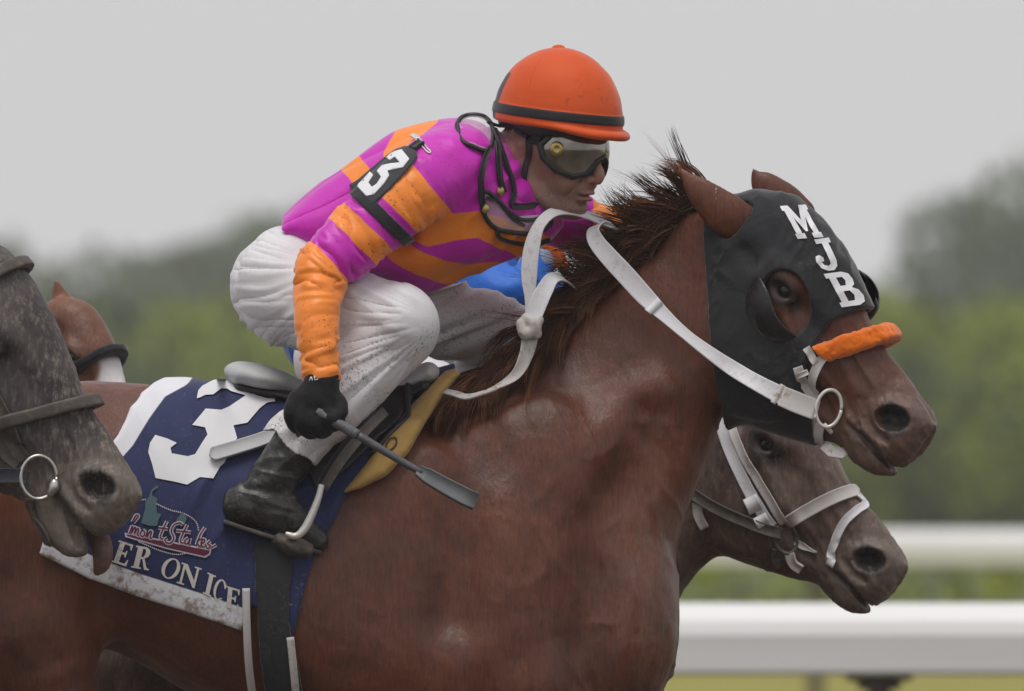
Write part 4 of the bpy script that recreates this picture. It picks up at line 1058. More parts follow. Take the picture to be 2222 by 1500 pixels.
# ------------------------------------------------------------------ breeches
BR = Body()
BR.add(ell((632, 622, 0), (122, 126, 160), -20), 0)
BR.add(ell((640, 625, -90), (118, 122, 90), -20), 30)
BR.add(chain([(640, 640, -100, 100), (710, 668, -165, 96), (790, 690, -222, 91), (862, 706, -256, 84)], 4), 40)
CALF = chain([(866, 714, -256, 80), (800, 790, -276, 75), (722, 880, -298, 65), (660, 942, -306, 61), (628, 976, -312, 60)], 4, sd=0.85)
BR.add(CALF, 26)
BR.add(chain([(640, 640, 100, 100), (820, 660, 130, 92), (970, 692, 190, 80), (1080, 716, 240, 66), (1112, 732, 248, 60)], 4), 40)
BR.add(chain([(1110, 736, 248, 60), (1060, 800, 264, 55), (960, 900, 280, 48), (890, 980, 285, 44)], 4), 24)
def br_folds(x, y, d):
    near = sstep(40, -60, d)
    th = np.arctan2(y - 590, x - 760) + 0.12 * (vnoise(x / 110, y / 110, d / 120, 66) - .5); r = np.hypot(x - 760, y - 590)
    hip = ((ridge(vnoise(th * 7, r / 300, d / 260, 61)) ** 1.4 - 0.35) * 4.5 - 3.6 * ridge(vnoise(th * 9, r / 340, d / 340, 67)) ** 5 - 1.8 * ridge(vnoise(th * 17, r / 300, d / 340, 60)) ** 4) * sstep(90, 170, r) * sstep(760, 700, x)
    th2 = np.arctan2(y - 700, x - 955); r2_ = np.hypot(x - 955, y - 700)
    cf = (ridge(vnoise(th2 * 11, r2_ / 300, d / 200, 62)) ** 1.6 - 0.4) * 8 * sstep(40, 130, r2_) * sstep(690, 760, y + (x - 860) * .3)
    kn = (ridge(vnoise((y - x * 0.55) / 30, (x + y * .55) / 170, d / 150, 69)) ** 1.6 - 0.4) * 8 * sstep(700, 760, x) * sstep(930, 880, x) * sstep(760, 700, y)
    cf = cf + kn
    cf = cf - 4 * ridge(vnoise(th2 * 13, r2_ / 220, d / 200, 70)) ** 6 * sstep(60, 120, r2_)
    cu = (ridge(vnoise((x - y * 0.6) / 22, (y + x * .6) / 120, d / 90, 65)) - 0.3) * 6 * sstep(870, 930, y)
    fl = (ridge(vnoise((y + x * 0.35) / 24, (x - y * .35) / 190, 0 * d, 63)) ** 1.5 - 0.4) * 17
    return near * (hip + cf + cu) + (1 - near) * fl + 5 * (vnoise(x / 60, y / 60, d / 60, 64) - 0.5)
_m = M('white_breeches', 0.65, 0.3, 0.15)
_c = _m.mix(_m.noise(7, 3), (0.66, 0.65, 0.67), (0.74, 0.73, 0.75))
_d1 = _m.math('MULTIPLY', _m.ramp(_m.noise(170, 3, 0.7), [(0.54, 0.0), (0.61, 1.0)]), _m.ramp(_m.noise(16, 3), [(0.42, 0.0), (0.6, 1.0)]))
_c = _m.mix(_m.math('MULTIPLY', _d1, _m.math('MULTIPLY', _m.attr('mud'), 0.75)), _c, (0.13, 0.09, 0.075))
_c = _m.mix(_m.math('MULTIPLY', _m.ramp(_m.noise(5, 4), [(0.42, 0.0), (0.7, 1.0)]), _m.math('MULTIPLY', _m.attr('mud'), 0.35)), _c, (0.44, 0.37, 0.34))
_m.col(_c); _m.bump(_m.noise(900, 2), 0.2, 0.0005); _m.bump(_m.noise(28, 3, 0.5, dist=1.0), 0.12, 0.008); MAT_BREECH = _m.m
V, Q = BR.mesh((480, 1200, 470, 1060, -400, 360), 3.4)
V = relax(V, Q, 2, 0.45); V = V + vnormals(V, Q) * br_folds(V[:, 0], V[:, 1], V[:, 2])[:, None]
V, Q = clip_mesh(V, Q, lambda c: ~((c[:, 2] < -100) & (c[:, 1] > 935) & ((c[:, 0] - 600) * 0.66 - (c[:, 1] - 938) * 0.75 < -1.0 + 6 * np.sin(c[:, 0] / 13))))
breeches = mkobj('breeches', tw(V), Q, MAT_BREECH, jockey, attrs=dict(mud=np.clip(sstep(660, 800, V[:, 1]) + 0.8 * sstep(60, 160, V[:, 2]) + 0.12, 0, 1)))
sd_ = breeches.modifiers.new('hem', 'SOLIDIFY'); sd_.thickness = 0.004; sd_.offset = -1

# ------------------------------------------------------------------ boots
_b = M('boot_leather', 0.36, 0.5)
_c = _b.mix(_b.ramp(_b.noise(16, 5, 0.7, dist=0.6), [(0.45, 0.0), (0.75, 1.0)]), (0.016, 0.016, 0.016), (0.075, 0.072, 0.066))
_c = _b.mix(_b.math('MULTIPLY', _b.ramp(_b.noise(60, 4, 0.7), [(0.55, 0.0), (0.7, 1.0)]), 0.5), _c, (0.16, 0.145, 0.125))
_b.col(_c); _b.rough(_b.ramp(_b.noise(30, 4), [(0.3, 0.18), (0.7, 0.5)])); _b.bump(_b.noise(38, 5, 0.6, dist=1.0), 0.5, 0.006); _b.bump(_b.noise(300, 2), 0.2, 0.0008); MAT_BOOT = _b.m
def boot(dx, dy, dd, sgn):
    B = Body()
    B.add(chain([(668 + dx, 930 + dy, dd + 12 * sgn * -1 + 8, 46), (630 + dx, 990 + dy, dd + 4, 51), (592 + dx, 1050 + dy, dd, 51), (566 + dx, 1084 + dy, dd, 48)], 4, sd=0.8), 0)
    B.add(chain([(530 + dx, 1098 + dy, dd, 42), (600 + dx, 1108 + dy, dd, 45), (652 + dx, 1142 + dy, dd, 34), (694 + dx, 1172 + dy, dd, 23)], 4, sd=0.9), 16)
    B.ops.append(('s', P(lambda x, y, d: -((y - dy - 1128) - (x - dx - 492) * 0.335), (400 + dx, 800 + dx, 1080 + dy, 1300 + dy, dd - 120, dd + 120)), 8))
    return B
def boot_fold(x, y, d): return 8 * np.exp(-((y - 1060 - (x - 590) * .3) / 50) ** 2) * (ridge(vnoise((y - x * .2) / 17, x / 90, d / 60, 73)) - .5) + 5 * (ridge(vnoise((y + x * .4) / 26, x / 80, d / 60, 71)) - .5) + 3 * (vnoise(x / 20, y / 20, d / 20, 72) - .5)
V, Q = boot(0, 0, -318, 1).mesh((470, 740, 870, 1220, -400, -240), 3.6)
V = relax(V, Q, 2, .45); V = V + vnormals(V, Q) * (boot_fold(*V.T) * sstep(1140, 1100, V[:, 1]))[:, None]
V, Q = clip_mesh(V, Q, lambda c: c[:, 1] > 915)
bt = mkobj('boot', tw(V), Q, MAT_BOOT, jockey)
dmesh('sole', strap([(490, 1130, -318), (540, 1147, -318), (600, 1166, -318), (650, 1184, -318), (700, 1198, -318)], np.tile([0.3, -1, 0], (5, 1)), [60, 66, 62, 70, 34], 9), MAT_MUD_LEATHER, bt)
V, Q = boot(262, 30, 300, -1).mesh((730, 1010, 900, 1260, 220, 390), 5)
mkobj('boot', tw(V), Q, MAT_BOOT, jockey)

# ------------------------------------------------------------------ gloved whip hand
GL = Body()
GL.add(chain([(704, 818, -424, 38), (700, 846, -426, 40), (692, 868, -428, 42)], 3), 0)
GL.add(ell((688, 882, -430), (54, 46, 30), 12), 18)
fing = [[(650, 868, -436, 20), (638, 898, -448, 18), (648, 926, -434, 16), (676, 932, -412, 14)],
        [(664, 884, -444, 20), (660, 916, -454, 18.5), (676, 938, -436, 16), (700, 936, -414, 14)],
        [(686, 890, -448, 20), (688, 922, -458, 18.5), (704, 938, -438, 16), (722, 926, -416, 14)],
        [(708, 886, -446, 19), (718, 912, -456, 18), (734, 922, -440, 15), (742, 904, -418, 13)],
        [(716, 858, -428, 19), (738, 874, -438, 18), (744, 896, -452, 15.5), (728, 910, -466, 13)]]
for fi in fing: GL.add(chain(fi, 4), 7)
_gm = cloth_mat('black_glove', (0.008, 0.008, 0.0085), 0.8, 700, 0.0, (0.03, 0.03, 0.03), 0.15).m
build(GL, (610, 775, 800, 965, -500, -375), 2.8, 'glove', _gm, jockey, 1, lambda x, y, d: 2.0 * (vnoise(x / 12, y / 12, d / 12, 75) - .5))
GF = Body(); GF.ops = GL.ops
for k, st in enumerate([[(676, 829), (680, 820)], [(681, 820), (683, 829)], [(687, 818), (688, 827)], [(688, 827), (695, 825)]]):
    p = np.array(st, float); q = np.column_stack([p, hit(GL, p[:, 0], p[:, 1]) - 1.5])
    dmesh('cuff_letter', tube(q, 1.2, 5), MAT_PRINT, jockey)
dmesh('wrist_loop', tube(catmull([(650, 858, -440), (656, 853, -448), (664, 848, -452)], 4), 2.5, 6), MAT_BRASS, jockey)

# ------------------------------------------------------------------ head
YAW = math.radians(33); HC, HS = math.cos(YAW), math.sin(YAW); HX, HD = 1180.0, -30.0
def hloc(x, y, d):
    dx, dd = x - HX, d - HD
    return dx * HC - dd * HS, y, -dx * HS - dd * HC
def hout(F, Y, L): return (HX + F * HC - L * HS, Y, HD - F * HS - L * HC)
FACE = Body()
FACE.add(ell((6, 322, 0), (104, 92, 79)), 0)
FACE.add(ell((62, 372, 0), (58, 84, 58), -8), 30)
FACE.add(ell((74, 350, 34), (40, 34, 32), 0, True), 24)                 # cheek bones
FACE.add(chain([(-10, 372, 62, 22), (10, 412, 54, 22), (46, 444, 34, 22), (74, 456, 6, 20)], 4, sym=True), 22)   # jaw
FACE.add(ell((80, 450, 0), (24, 22, 30)), 16)                           # chin
FACE.add(chain([(112, 318, 0, 13), (128, 350, 0, 13), (141, 380, 0, 14), (139, 391, 0, 12)], 4), 12)  # nose
FACE.add(ell((121, 393, 13), (15, 10, 10), 0, True), 8)
FACE.cut(ell((127, 401, 9), (8, 5, 5), 0, True), 4)
FACE.add(ell((104, 408, 0), (18, 14, 30)), 12)
FACE.add(ell((109, 420, 0), (15, 7.5, 27), 10), 4)
FACE.add(ell((106, 435, 0), (15, 8.5, 25), -4), 4)
FACE.cut(ell((108, 408, 0), (10, 6, 4)), 6)
FACE.cut(ell((116, 427, 0), (16, 1.6, 26), 4), 5)
FACE.cut(ell((106, 445, 0), (10, 4, 20)), 14)
FACE.cut(chain([(108, 394, 27, 2), (99, 412, 38, 2), (88, 434, 43, 1.5)], 3, sym=True), 12)
FACE.add(ell((86, 392, 46), (22, 26, 12), 20, True), 14)
FACE.cut(chain([(78, 366, 62, 1.5), (68, 392, 62, 1.5), (52, 420, 54, 1)], 3, sym=True), 12)
FACE.add(ell((-16, 312, 80), (25, 38, 9), 12, True), 6)                 # ears
FACE.cut(ell((-14, 306, 90), (14, 25, 9), 12, True), 5)
FACE.add(ell((-8, 318, 84), (7, 12, 8), 10, True), 4)
FACE.cut(ell((78, 322, 32), (24, 14, 20), 0, True), 18)                 # eye sockets
HEADB = Body()
HEADB.ops = [('u', P(lambda x, y, d: FACE(*hloc(x, y, d)), (1040, 1350, 200, 500, -180, 120)), 0)]
HEADB.add(chain([(1120, 350, -18, 66), (1100, 400, -8, 74), (1050, 400, 10, 84)], 4), 24)
_k = M('skin', 0.5, 0.4); 
_kc = _k.mix(_k.noise(22, 4), (0.31, 0.165, 0.12), (0.39, 0.22, 0.165))
_kc = _k.mix(_k.math('MULTIPLY', _k.attr('red'), 0.55), _kc, (0.42, 0.15, 0.125))
_kc = _k.mix(_k.math('MULTIPLY', _k.attr('stubble'), _k.ramp(_k.noise(240, 2), [(0.35, 0.35), (0.65, 0.75)])), _kc, (0.12, 0.085, 0.075))
_k.col(_kc).flag('Subsurface Weight', 0.12); _k.b.inputs['Subsurface Radius'].default_value = (0.01, 0.004, 0.002)
_k.bump(_k.noise(320, 3), 0.3, 0.001); _k.bump(_k.noise(60, 4, .6), 0.25, 0.003); MAT_SKIN = _k.m
def skin_attr(V):
    F, Y, L = hloc(*V.T)
    lip = np.exp(-(((F - 112) / 16) ** 2 + ((Y - 427) / 10) ** 2 + (L / 26) ** 2))
    nose = np.exp(-(((F - 135) / 16) ** 2 + ((Y - 388) / 16) ** 2))
    ear = np.exp(-((L - 82) / 12) ** 2) * sstep(360, 340, Y)
    st = sstep(395, 425, Y) * sstep(-30, 10, F) * (1 - lip) * 0.8 + 0.5 * sstep(320, 300, Y) * sstep(0, -30, F)
    return dict(red=np.clip(lip + nose * .6 + ear * .7, 0, 1), stubble=np.clip(st, 0, 1))
build(HEADB, (960, 1330, 220, 500, -200, 130), 2.8, 'body', MAT_SKIN, jockey, 1, lambda x, y, d: 2.4 * (vnoise(x / 22, y / 22, d / 22, 81) - .5) + 1.4 * (vnoise(x / 9, y / 9, d / 9, 82) - .5), skin_attr)
for sg in (1, -1):
    c = hout(84, 324, 32 * sg); bm = bmesh.new(); bmesh.ops.create_uvsphere(bm, u_segments=16, v_segments=10, radius=14 / S); bm.verts.index_update()
    Vs = np.array([v.co for v in bm.verts]) + tw(c)[0]; Fs = [[v.index for v in f.verts] for f in bm.faces]; bm.free()
    mkobj('eye', Vs, Fs, MAT_EYE, jockey)

# helmet
helmet = empty('helmet', tuple(tw([(1215, 300, -40)])[0]), 'orange cloth covered riding helmet with a black elastic band on the jockey', 'helmet')
HEL = Body()
rimY = lambda F: 262 + (F - 36) * 0.13
def hel_fn(x, y, d):
    F, Y, L = hloc(x, y, d)
    a, b, e = (F - 36) / 148, (Y - 262) / 158, L / 126
    k0 = np.sqrt(a * a + b * b + e * e); f = (k0 - 1) * 130
    f = smax(f, Y - rimY(F) - 8, 10)
    s = np.sqrt((np.sqrt(((F - 38) / 156) ** 2 + (L / 132) ** 2) - 1) ** 2 * 140 ** 2 * sstep(-170, 60, F) ** 0 + (Y - rimY(F) - 9 - 10 * sstep(90, 190, F)) ** 2)
    vis = np.sqrt(np.maximum(np.sqrt(((F - 44) / 148) ** 2 + (L / 121) ** 2) * 134 - 134, 0) ** 2 + (Y - rimY(F) - 9 - 9 * sstep(90, 190, F)) ** 2) - 5.5 - 4 * sstep(80, 180, F)
    return smin(f, vis, 8)
HEL.ops = [('u', P(hel_fn, None), 0)]
HEL.ops.append(('u', P(lambda x, y, d: sph((hout(40, 107, 0)), 1).fn(x, y, d), None), 0)); HEL.ops.pop()
_m = M('orange_cap_cloth', 0.6, 0.3, 0.3)
_c = _m.mix(_m.noise(8, 3), (0.60, 0.070, 0.006), (0.68, 0.092, 0.010))
_c = _m.mix(_m.math('MULTIPLY', _m.math('MULTIPLY', _m.ramp(_m.noise(60, 3, .7), [(.55, 0.), (.66, 1.)]), _m.ramp(_m.noise(10, 3), [(.5, 0.), (.62, 1.)])), 0.5), _c, (0.2, 0.05, 0.02))
_c = _m.mix(_m.step(_m.attr('seam'), 0.0, 0.8), _c, (0.42, 0.055, 0.008))
_m.col(_m.mix(_m.step(_m.attr('band'), 0.0, 1.0), _c, (0.022, 0.020, 0.022))); _m.bump(_m.noise(900, 2), .25, .0005); _m.bump(_m.noise(20, 3, dist=.8), .15, .006); MAT_CAP = _m.m
def hel_attr(V):
    F, Y, L = hloc(*V.T); r = Y - rimY(F)
    band = np.minimum(r + 26, -4 - r) 
    tri = np.minimum(-(F + 62) - 0.55 * (r + 90) * (r > -150), np.minimum(r + 95, 22 - r)) 
    back = np.where(F < -40, np.minimum(-52 - F - 0.42 * np.abs(r + 16), 40), -10)
    seam = 0.9 - np.minimum(np.abs(L), np.abs(F - 36) + np.where(Y < 200, 0, 30))
    return dict(band=np.maximum(band, np.where(F < -30, np.minimum(-60 - F + 0.35 * (-r - 20), r + 92), -10)), seam=seam)
def hel_disp(x, y, d):
    F, Y, L = hloc(x, y, d); r = Y - rimY(F)
    b = np.minimum(r + 26, -4 - r)
    return sstep(-2, 3, b) * 2.5 + 1.6 * (vnoise(x / 40, y / 24, d / 40, 83) - .5)
build(HEL, (1040, 1385, 90, 310, -240, 160), 3, 'cap_cover', MAT_CAP, helmet, 1, hel_disp, hel_attr)
bt_ = Body(); bt_.add(ell(hout(38, 106, 0), (15, 8, 15)), 0)
build(bt_, (1180, 1245, 85, 125, -90, -20), 2, 'cap_button', MAT_CAP, helmet, 1, None, lambda V: dict(band=V[:, 0] * 0 - 5, seam=V[:, 0] * 0 - 5))
CAPIN = Body()
def capin(x, y, d):
    F, Y, L = hloc(x, y, d)
    a, b, e = (F - 32) / 132, (Y - 262) / 140, L / 110
    f = (np.sqrt(a * a + b * b + e * e) - 1) * 110
    return smax(smax(f, Y - 300 + 22 * sstep(60, -40, F), 8), 240 - Y, 4)
CAPIN.ops = [('u', P(capin, None), 0)]
build(CAPIN, (1050, 1370, 220, 320, -230, 150), 3.2, 'shell_lining', MAT_BLACK_LEATHER, helmet, 1)
def on_face(pts, w, th=4, lift=4):
    return strap_on(HEADB, pts, w, th, lift=lift)
dmesh('chin_strap', on_face([(1100, 240), (1120, 262), (1142, 292), (1150, 330), (1140, 366), (1138, 400), (1150, 434), (1172, 458)], 13, 5), MAT_BLACK_LEATHER, helmet)

# goggles worn over the eyes
goggles = empty('goggles', tuple(tw([(1260, 392, -110)])[0]), 'mirrored racing goggles with a brass vent strapped over the jockey eyes', 'goggles')
gog_poly = poly_sd([(-96, 296), (-60, 284), (0, 280), (60, 284), (96, 296), (112, 318), (108, 346), (88, 374), (58, 388), (30, 380), (14, 352), (0, 344), (-14, 352), (-30, 380), (-58, 388), (-88, 374), (-108, 346), (-112, 318)])
def gog(x, y, d):
    F, Y, L = hloc(x, y, d)
    a, b, e = (F - 46) / 106, (Y - 326) / 108, L / 92
    k0 = np.sqrt(a * a + b * b + e * e)
    ang = np.arctan2(L, (F - 46) * 0.87); 
    return (k0 - 1) * 96, gog_poly(ang * 74, Y)
LENS = Body(); LENS.ops = [('u', P(lambda x, y, d: (lambda e, p: np.maximum(np.abs(e) - 2.2, p))(*gog(x, y, d)), None), 0)]
FRM = Body(); FRM.ops = [('u', P(lambda x, y, d: (lambda e, p: np.sqrt(np.maximum(np.abs(e) - 4, 0) ** 2 + np.maximum(np.abs(p) - 2, 0) ** 2) - 3.2)(*gog(x, y, d)), None), 0)]
_g = M('mirror_lens', 0.10, 0.6); _g.col(_g.mix(_g.ramp(_g.noise(12, 3), [(.4, 0.), (.65, 1.)]), (0.20, 0.18, 0.155), (0.50, 0.48, 0.45))).flag('Metallic', 0.85)
_g.rough(_g.ramp(_g.noise(40, 4), [(.35, .04), (.7, .2)])); _g.bump(_g.noise(18, 2), .06, .01); MAT_LENS = _g.m
build(LENS, (1130, 1370, 260, 410, -210, 60), 2.4, 'lens', MAT_LENS, goggles, 1)
build(FRM, (1130, 1370, 260, 410, -210, 60), 2.4, 'frame', MAT_BLACK_LEATHER, goggles, 1)
GB = Body(); GB.ops = LENS.ops
vp = hout(72, 326, 84)
vb = Body(); 
vc = np.array([1208, 326, hit(LENS, [1208], [326])[0] - 2])
if np.isnan(vc[2]): vc[2] = -125
vb.add(ell(tuple(vc), (16, 17, 6)), 0); vb.cut(ell((vc[0], vc[1], vc[2] - 7), (6, 7, 4)), 2)
build(vb, (1185, 1232, 302, 350, vc[2] - 12, vc[2] + 12), 1.6, 'vent', MAT_BRASS, goggles, 1)
dmesh('head_strap', on_face([(1176, 306), (1150, 298), (1130, 282), (1110, 262), (1092, 250)], [26] * 33, 6, 7), MAT_BLACK_LEATHER, goggles)
bc = hit(HEADB, [1150], [288])[0]
dmesh('strap_buckle', tube([(1146, 296, bc - 12), (1144, 284, bc - 14), (1152, 278, bc - 14), (1158, 288, bc - 13), (1150, 298, bc - 12)], 2.2, 6), MAT_STEEL, goggles)

# spare goggles hanging round the neck
NECKALL = Body(); NECKALL.ops = JERSEY.ops + HEADB.ops
_g = M('clear_plastic', 0.05, 0.5); _g.col((0.85, 0.83, 0.85)).flag('Alpha', 0.30); MAT_CLEAR = _g.m
def spare(label, outline, extra, lens=True, lift=14, studs=()):
    root = empty('spare_goggles', tuple(tw([(outline[0][0], max(p[1] for p in outline), -160)])[0]), label, 'goggles', 'spare goggles round the jockey neck')
    ol = catmull(outline + [outline[0]], 5)
    dd = hit(NECKALL, ol[:, 0], ol[:, 1]); ok = ~np.isnan(dd); dd = np.interp(np.arange(len(dd)), np.nonzero(ok)[0], dd[ok])
    dd = np.convolve(np.r_[[dd[0]] * 6, dd, [dd[-1]] * 6], np.ones(13) / 13, 'valid')
    dmesh('frame', tube(np.column_stack([ol, dd - lift]), 5.5, 7), MAT_BLACK_LEATHER, root)
    if lens:
        c = ol[:-1].mean(0); R = [np.column_stack([c + (ol - c) * k, np.full(len(ol), dd.mean()) * (1 - k) + dd * k - lift - 10 * (1 - k * k)]) for k in (0.98, .66, .33, .02)]
        n = len(ol); VV = np.concatenate(R); FF = [(i * n + j, i * n + (j + 1) % n, (i + 1) * n + (j + 1) % n, (i + 1) * n + j) for i in range(3) for j in range(n - 1)]
        mkobj('lens', tw(VV), [tuple(f) for f in FF], MAT_CLEAR, root)
    for pts, w in extra:
        dmesh('strap', strap_on(NECKALL, pts, w, 6, lift=15), MAT_BLACK_LEATHER, root)
    for sx, sy in studs:
        sd0 = hit(NECKALL, [sx], [sy])[0] - lift - 4
        b_ = Body(); b_.add(ell((sx, sy, sd0), (9, 11, 4)), 0)
        build(b_, (sx - 16, sx + 16, sy - 18, sy + 18, sd0 - 8, sd0 + 8), 1.8, 'stud', MAT_BRASS, root, 1)
    return root
spare('clear spare goggles with black rim pushed back on the jockey shoulder', [(992, 272), (1002, 256), (1024, 250), (1050, 254), (1066, 272), (1070, 300), (1062, 326), (1048, 330), (1028, 322), (1010, 314), (998, 300)],
      [([(1066, 290), (1078, 330), (1092, 370), (1104, 402), (1108, 424)], 12), ([(1056, 330), (1044, 352), (1036, 388), (1038, 420), (1042, 440)], 13), ([(1070, 320), (1072, 360), (1076, 396), (1084, 420)], 15), ([(1060, 258), (1080, 246), (1100, 262)], 12)])
spare('dark spare goggles with brass studs hanging under the jockey chin', [(1042, 424), (1058, 420), (1082, 440), (1104, 462), (1130, 478), (1160, 478), (1188, 466), (1196, 484), (1180, 500), (1150, 508), (1112, 506), (1076, 498), (1052, 470)],
      [([(1072, 498), (1080, 512), (1110, 520), (1150, 522), (1184, 512)], 9), ([(1108, 424), (1104, 446), (1130, 450), (1160, 446)], 14), ([(1050, 428), (1072, 438), (1100, 470), (1130, 488)], 7)], True, 16, ((1054, 456), (1086, 418)))

# ------------------------------------------------------------------ whip
whip = empty('riding_whip', tuple(tw([(870, 1000, -350)])[0]), 'grey riding whip with a padded flap held in the black glove', 'whip')
wp = np.array([(694, 894, -458), (722, 911, -464), (780, 945, -466), (860, 993, -466), (918, 1026, -466)], float)
_w = M('whip_wrap', 0.55, 0.4); _w.col(_w.ramp(_w.voro(500, _w.co((1, 1, 1))), [(0.2, (0.03, 0.03, 0.035)), (0.6, (0.17, 0.17, 0.18))])); _w.bump(_w.noise(500, 2), .5, .001)
dmesh('grip', tube(catmull(wp[:3], 8), [13] * 4 + [11.5] * 13, 10), _w.m, whip)
dmesh('shaft', tube(catmull(wp[2:], 8), np.linspace(9, 7.5, 17), 10), leather_mat('whip_shaft', (0.085, 0.085, 0.095), 0.45, 0.4, (0.2, 0.2, 0.21)), whip)
fl = np.array([(908, 1020, -466), (930, 1033, -466), (970, 1056, -466), (1010, 1077, -465), (1034, 1088, -464)], float)
dmesh('flap', strap(fl, np.tile([0.12, -0.2, -1], (5, 1)), [22, 33, 36, 38, 38], 17), leather_mat('flap_leather', (0.125, 0.135, 0.138), 0.6, 0.5, (0.21, 0.22, 0.22)), whip)

# ------------------------------------------------------------------ stirrups
stirrup = empty('stirrup', tuple(tw([(640, 1200, -330)])[0]), 'steel stirrup on a dark leather holding the jockey boot', 'stirrup')
lth = [(838, 892, -296, 22, .2, 0, -1), (790, 942, -330, 22, .2, 0, -1), (742, 1002, -352, 22, .2, 0, -1), (706, 1060, -362, 20, .2, 0, -1)]
dmesh('leather_strap', ribbon(lth, 6), MAT_MUD_LEATHER, stirrup)
lth2 = [(816, 892, -290, 16, .2, 0, -1), (764, 952, -322, 18, .2, 0, -1), (722, 1012, -346, 18, .2, 0, -1), (694, 1062, -356, 18, .2, 0, -1)]
dmesh('leather_strap', ribbon(lth2, 6), MAT_BLACK_LEATHER, stirrup)
dmesh('iron', tube(catmull([(702, 1052, -360), (694, 1082, -366), (680, 1118, -370), (664, 1148, -372), (646, 1162, -374), (624, 1156, -374)], 6), [7, 7, 7, 7, 7, 7.2, 7.5, 7.5, 8, 8, 8, 8.5, 8.5, 8.5, 9, 9, 9, 9, 9, 9, 8.5, 8.5, 8, 8, 7.5, 7.5, 7, 7, 6, 5, 4][:31], 9), MAT_PALEMETAL, stirrup)
dmesh('iron', tube(catmull([(702, 1052, -356), (690, 1092, -300), (672, 1140, -270), (650, 1172, -266)], 6), 6, 8), MAT_PALEMETAL, stirrup)
tr = Body(); tr.add(chain([(612, 1172, -318, 20), (640, 1184, -318, 26), (668, 1190, -318, 18)], 3, sd=2.2), 0)
build(tr, (570, 710, 1140, 1225, -385, -250), 3.2, 'foot_tread', MAT_MUD_LEATHER, stirrup, 1, lambda x, y, d: 7 * (vnoise(x / 13, y / 13, d / 13, 91) - .5))
# far hand of the jockey on the reins
HB_ = Body(); HB_.add(chain([(1332, 658, 142, 30), (1310, 676, 136, 32), (1286, 690, 130, 26)], 4), 0)
for k in range(4): HB_.add(chain([(1300 - 5 * k, 664 + 12 * k, 126, 13), (1278 - 4 * k, 668 + 12 * k, 116, 12), (1266 - 3 * k, 680 + 11 * k, 130, 11)], 3), 5)
HB_.add(chain([(1310, 656, 130, 13), (1288, 650, 116, 12), (1274, 656, 108, 10)], 3), 6)
build(HB_, (1230, 1380, 620, 740, 80, 200), 3.4, 'glove', _gm, jockey, 1)

# ------------------------------------------------------------------ mane
def depth_map(body, x0, x1, y0, y1, st):
    xs, ys = np.arange(x0, x1 + st, st), np.arange(y0, y1 + st, st)
    gx, gy = np.meshgrid(xs, ys, indexing='ij')
    d = hit(body, gx.ravel(), gy.ravel(), -330, 120, 10).reshape(gx.shape)
    d = np.where(np.isnan(d), 0.0, d)
    def f(x, y):
        fx = np.clip((x - x0) / st, 0, len(xs) - 1.001); fy = np.clip((y - y0) / st, 0, len(ys) - 1.001)
        i, j = fx.astype(int), fy.astype(int); a, b = fx - i, fy - j
        return d[i, j] * (1 - a) * (1 - b) + d[i + 1, j] * a * (1 - b) + d[i, j + 1] * (1 - a) * b + d[i + 1, j + 1] * a * b
    return f
DM = depth_map(TRUNK, 940, 1620, 420, 960, 20)
crest = catmull([(1556, 432), (1500, 470), (1440, 524), (1380, 580), (1300, 652), (1200, 732), (1120, 784), (1040, 824), (985, 846)], 12)
crest_s = np.r_[0, np.cumsum(np.linalg.norm(np.diff(crest, axis=0), axis=1))]
def hairs(paths, r0, m=3):
    """paths (n, k, 3), radii per strand -> tapered threads"""
    n, k, _ = paths.shape
    T = np.gradient(paths, axis=1); T /= np.linalg.norm(T, axis=2, keepdims=True) + 1e-9
    A = np.cross(T, np.array([0.2, 0.3, 1.0])); A /= np.linalg.norm(A, axis=2, keepdims=True) + 1e-9; Bv = np.cross(T, A)
    prof = np.sin(np.pi * np.linspace(0.30, 1.0, k)) * 0.9 + 0.1; prof[-1] = 0.08
    r = r0[:, None] * prof[None, :]
    th = np.arange(m) * 2 * np.pi / m
    V = paths[:, :, None, :] + r[:, :, None, None] * (np.cos(th)[None, None, :, None] * A[:, :, None, :] + np.sin(th)[None, None, :, None] * Bv[:, :, None, :])
    base = (np.arange(n) * k * m)[:, None, None]; i = np.arange(k - 1)[None, :, None] * m; j = np.arange(m)[None, None, :]; j2 = (j + 1) % m
    F = np.stack(np.broadcast_arrays(base + i + j, base + i + m + j, base + i + m + j2, base + i + j2), -1).reshape(-1, 4)
    return V.reshape(-1, 3), F
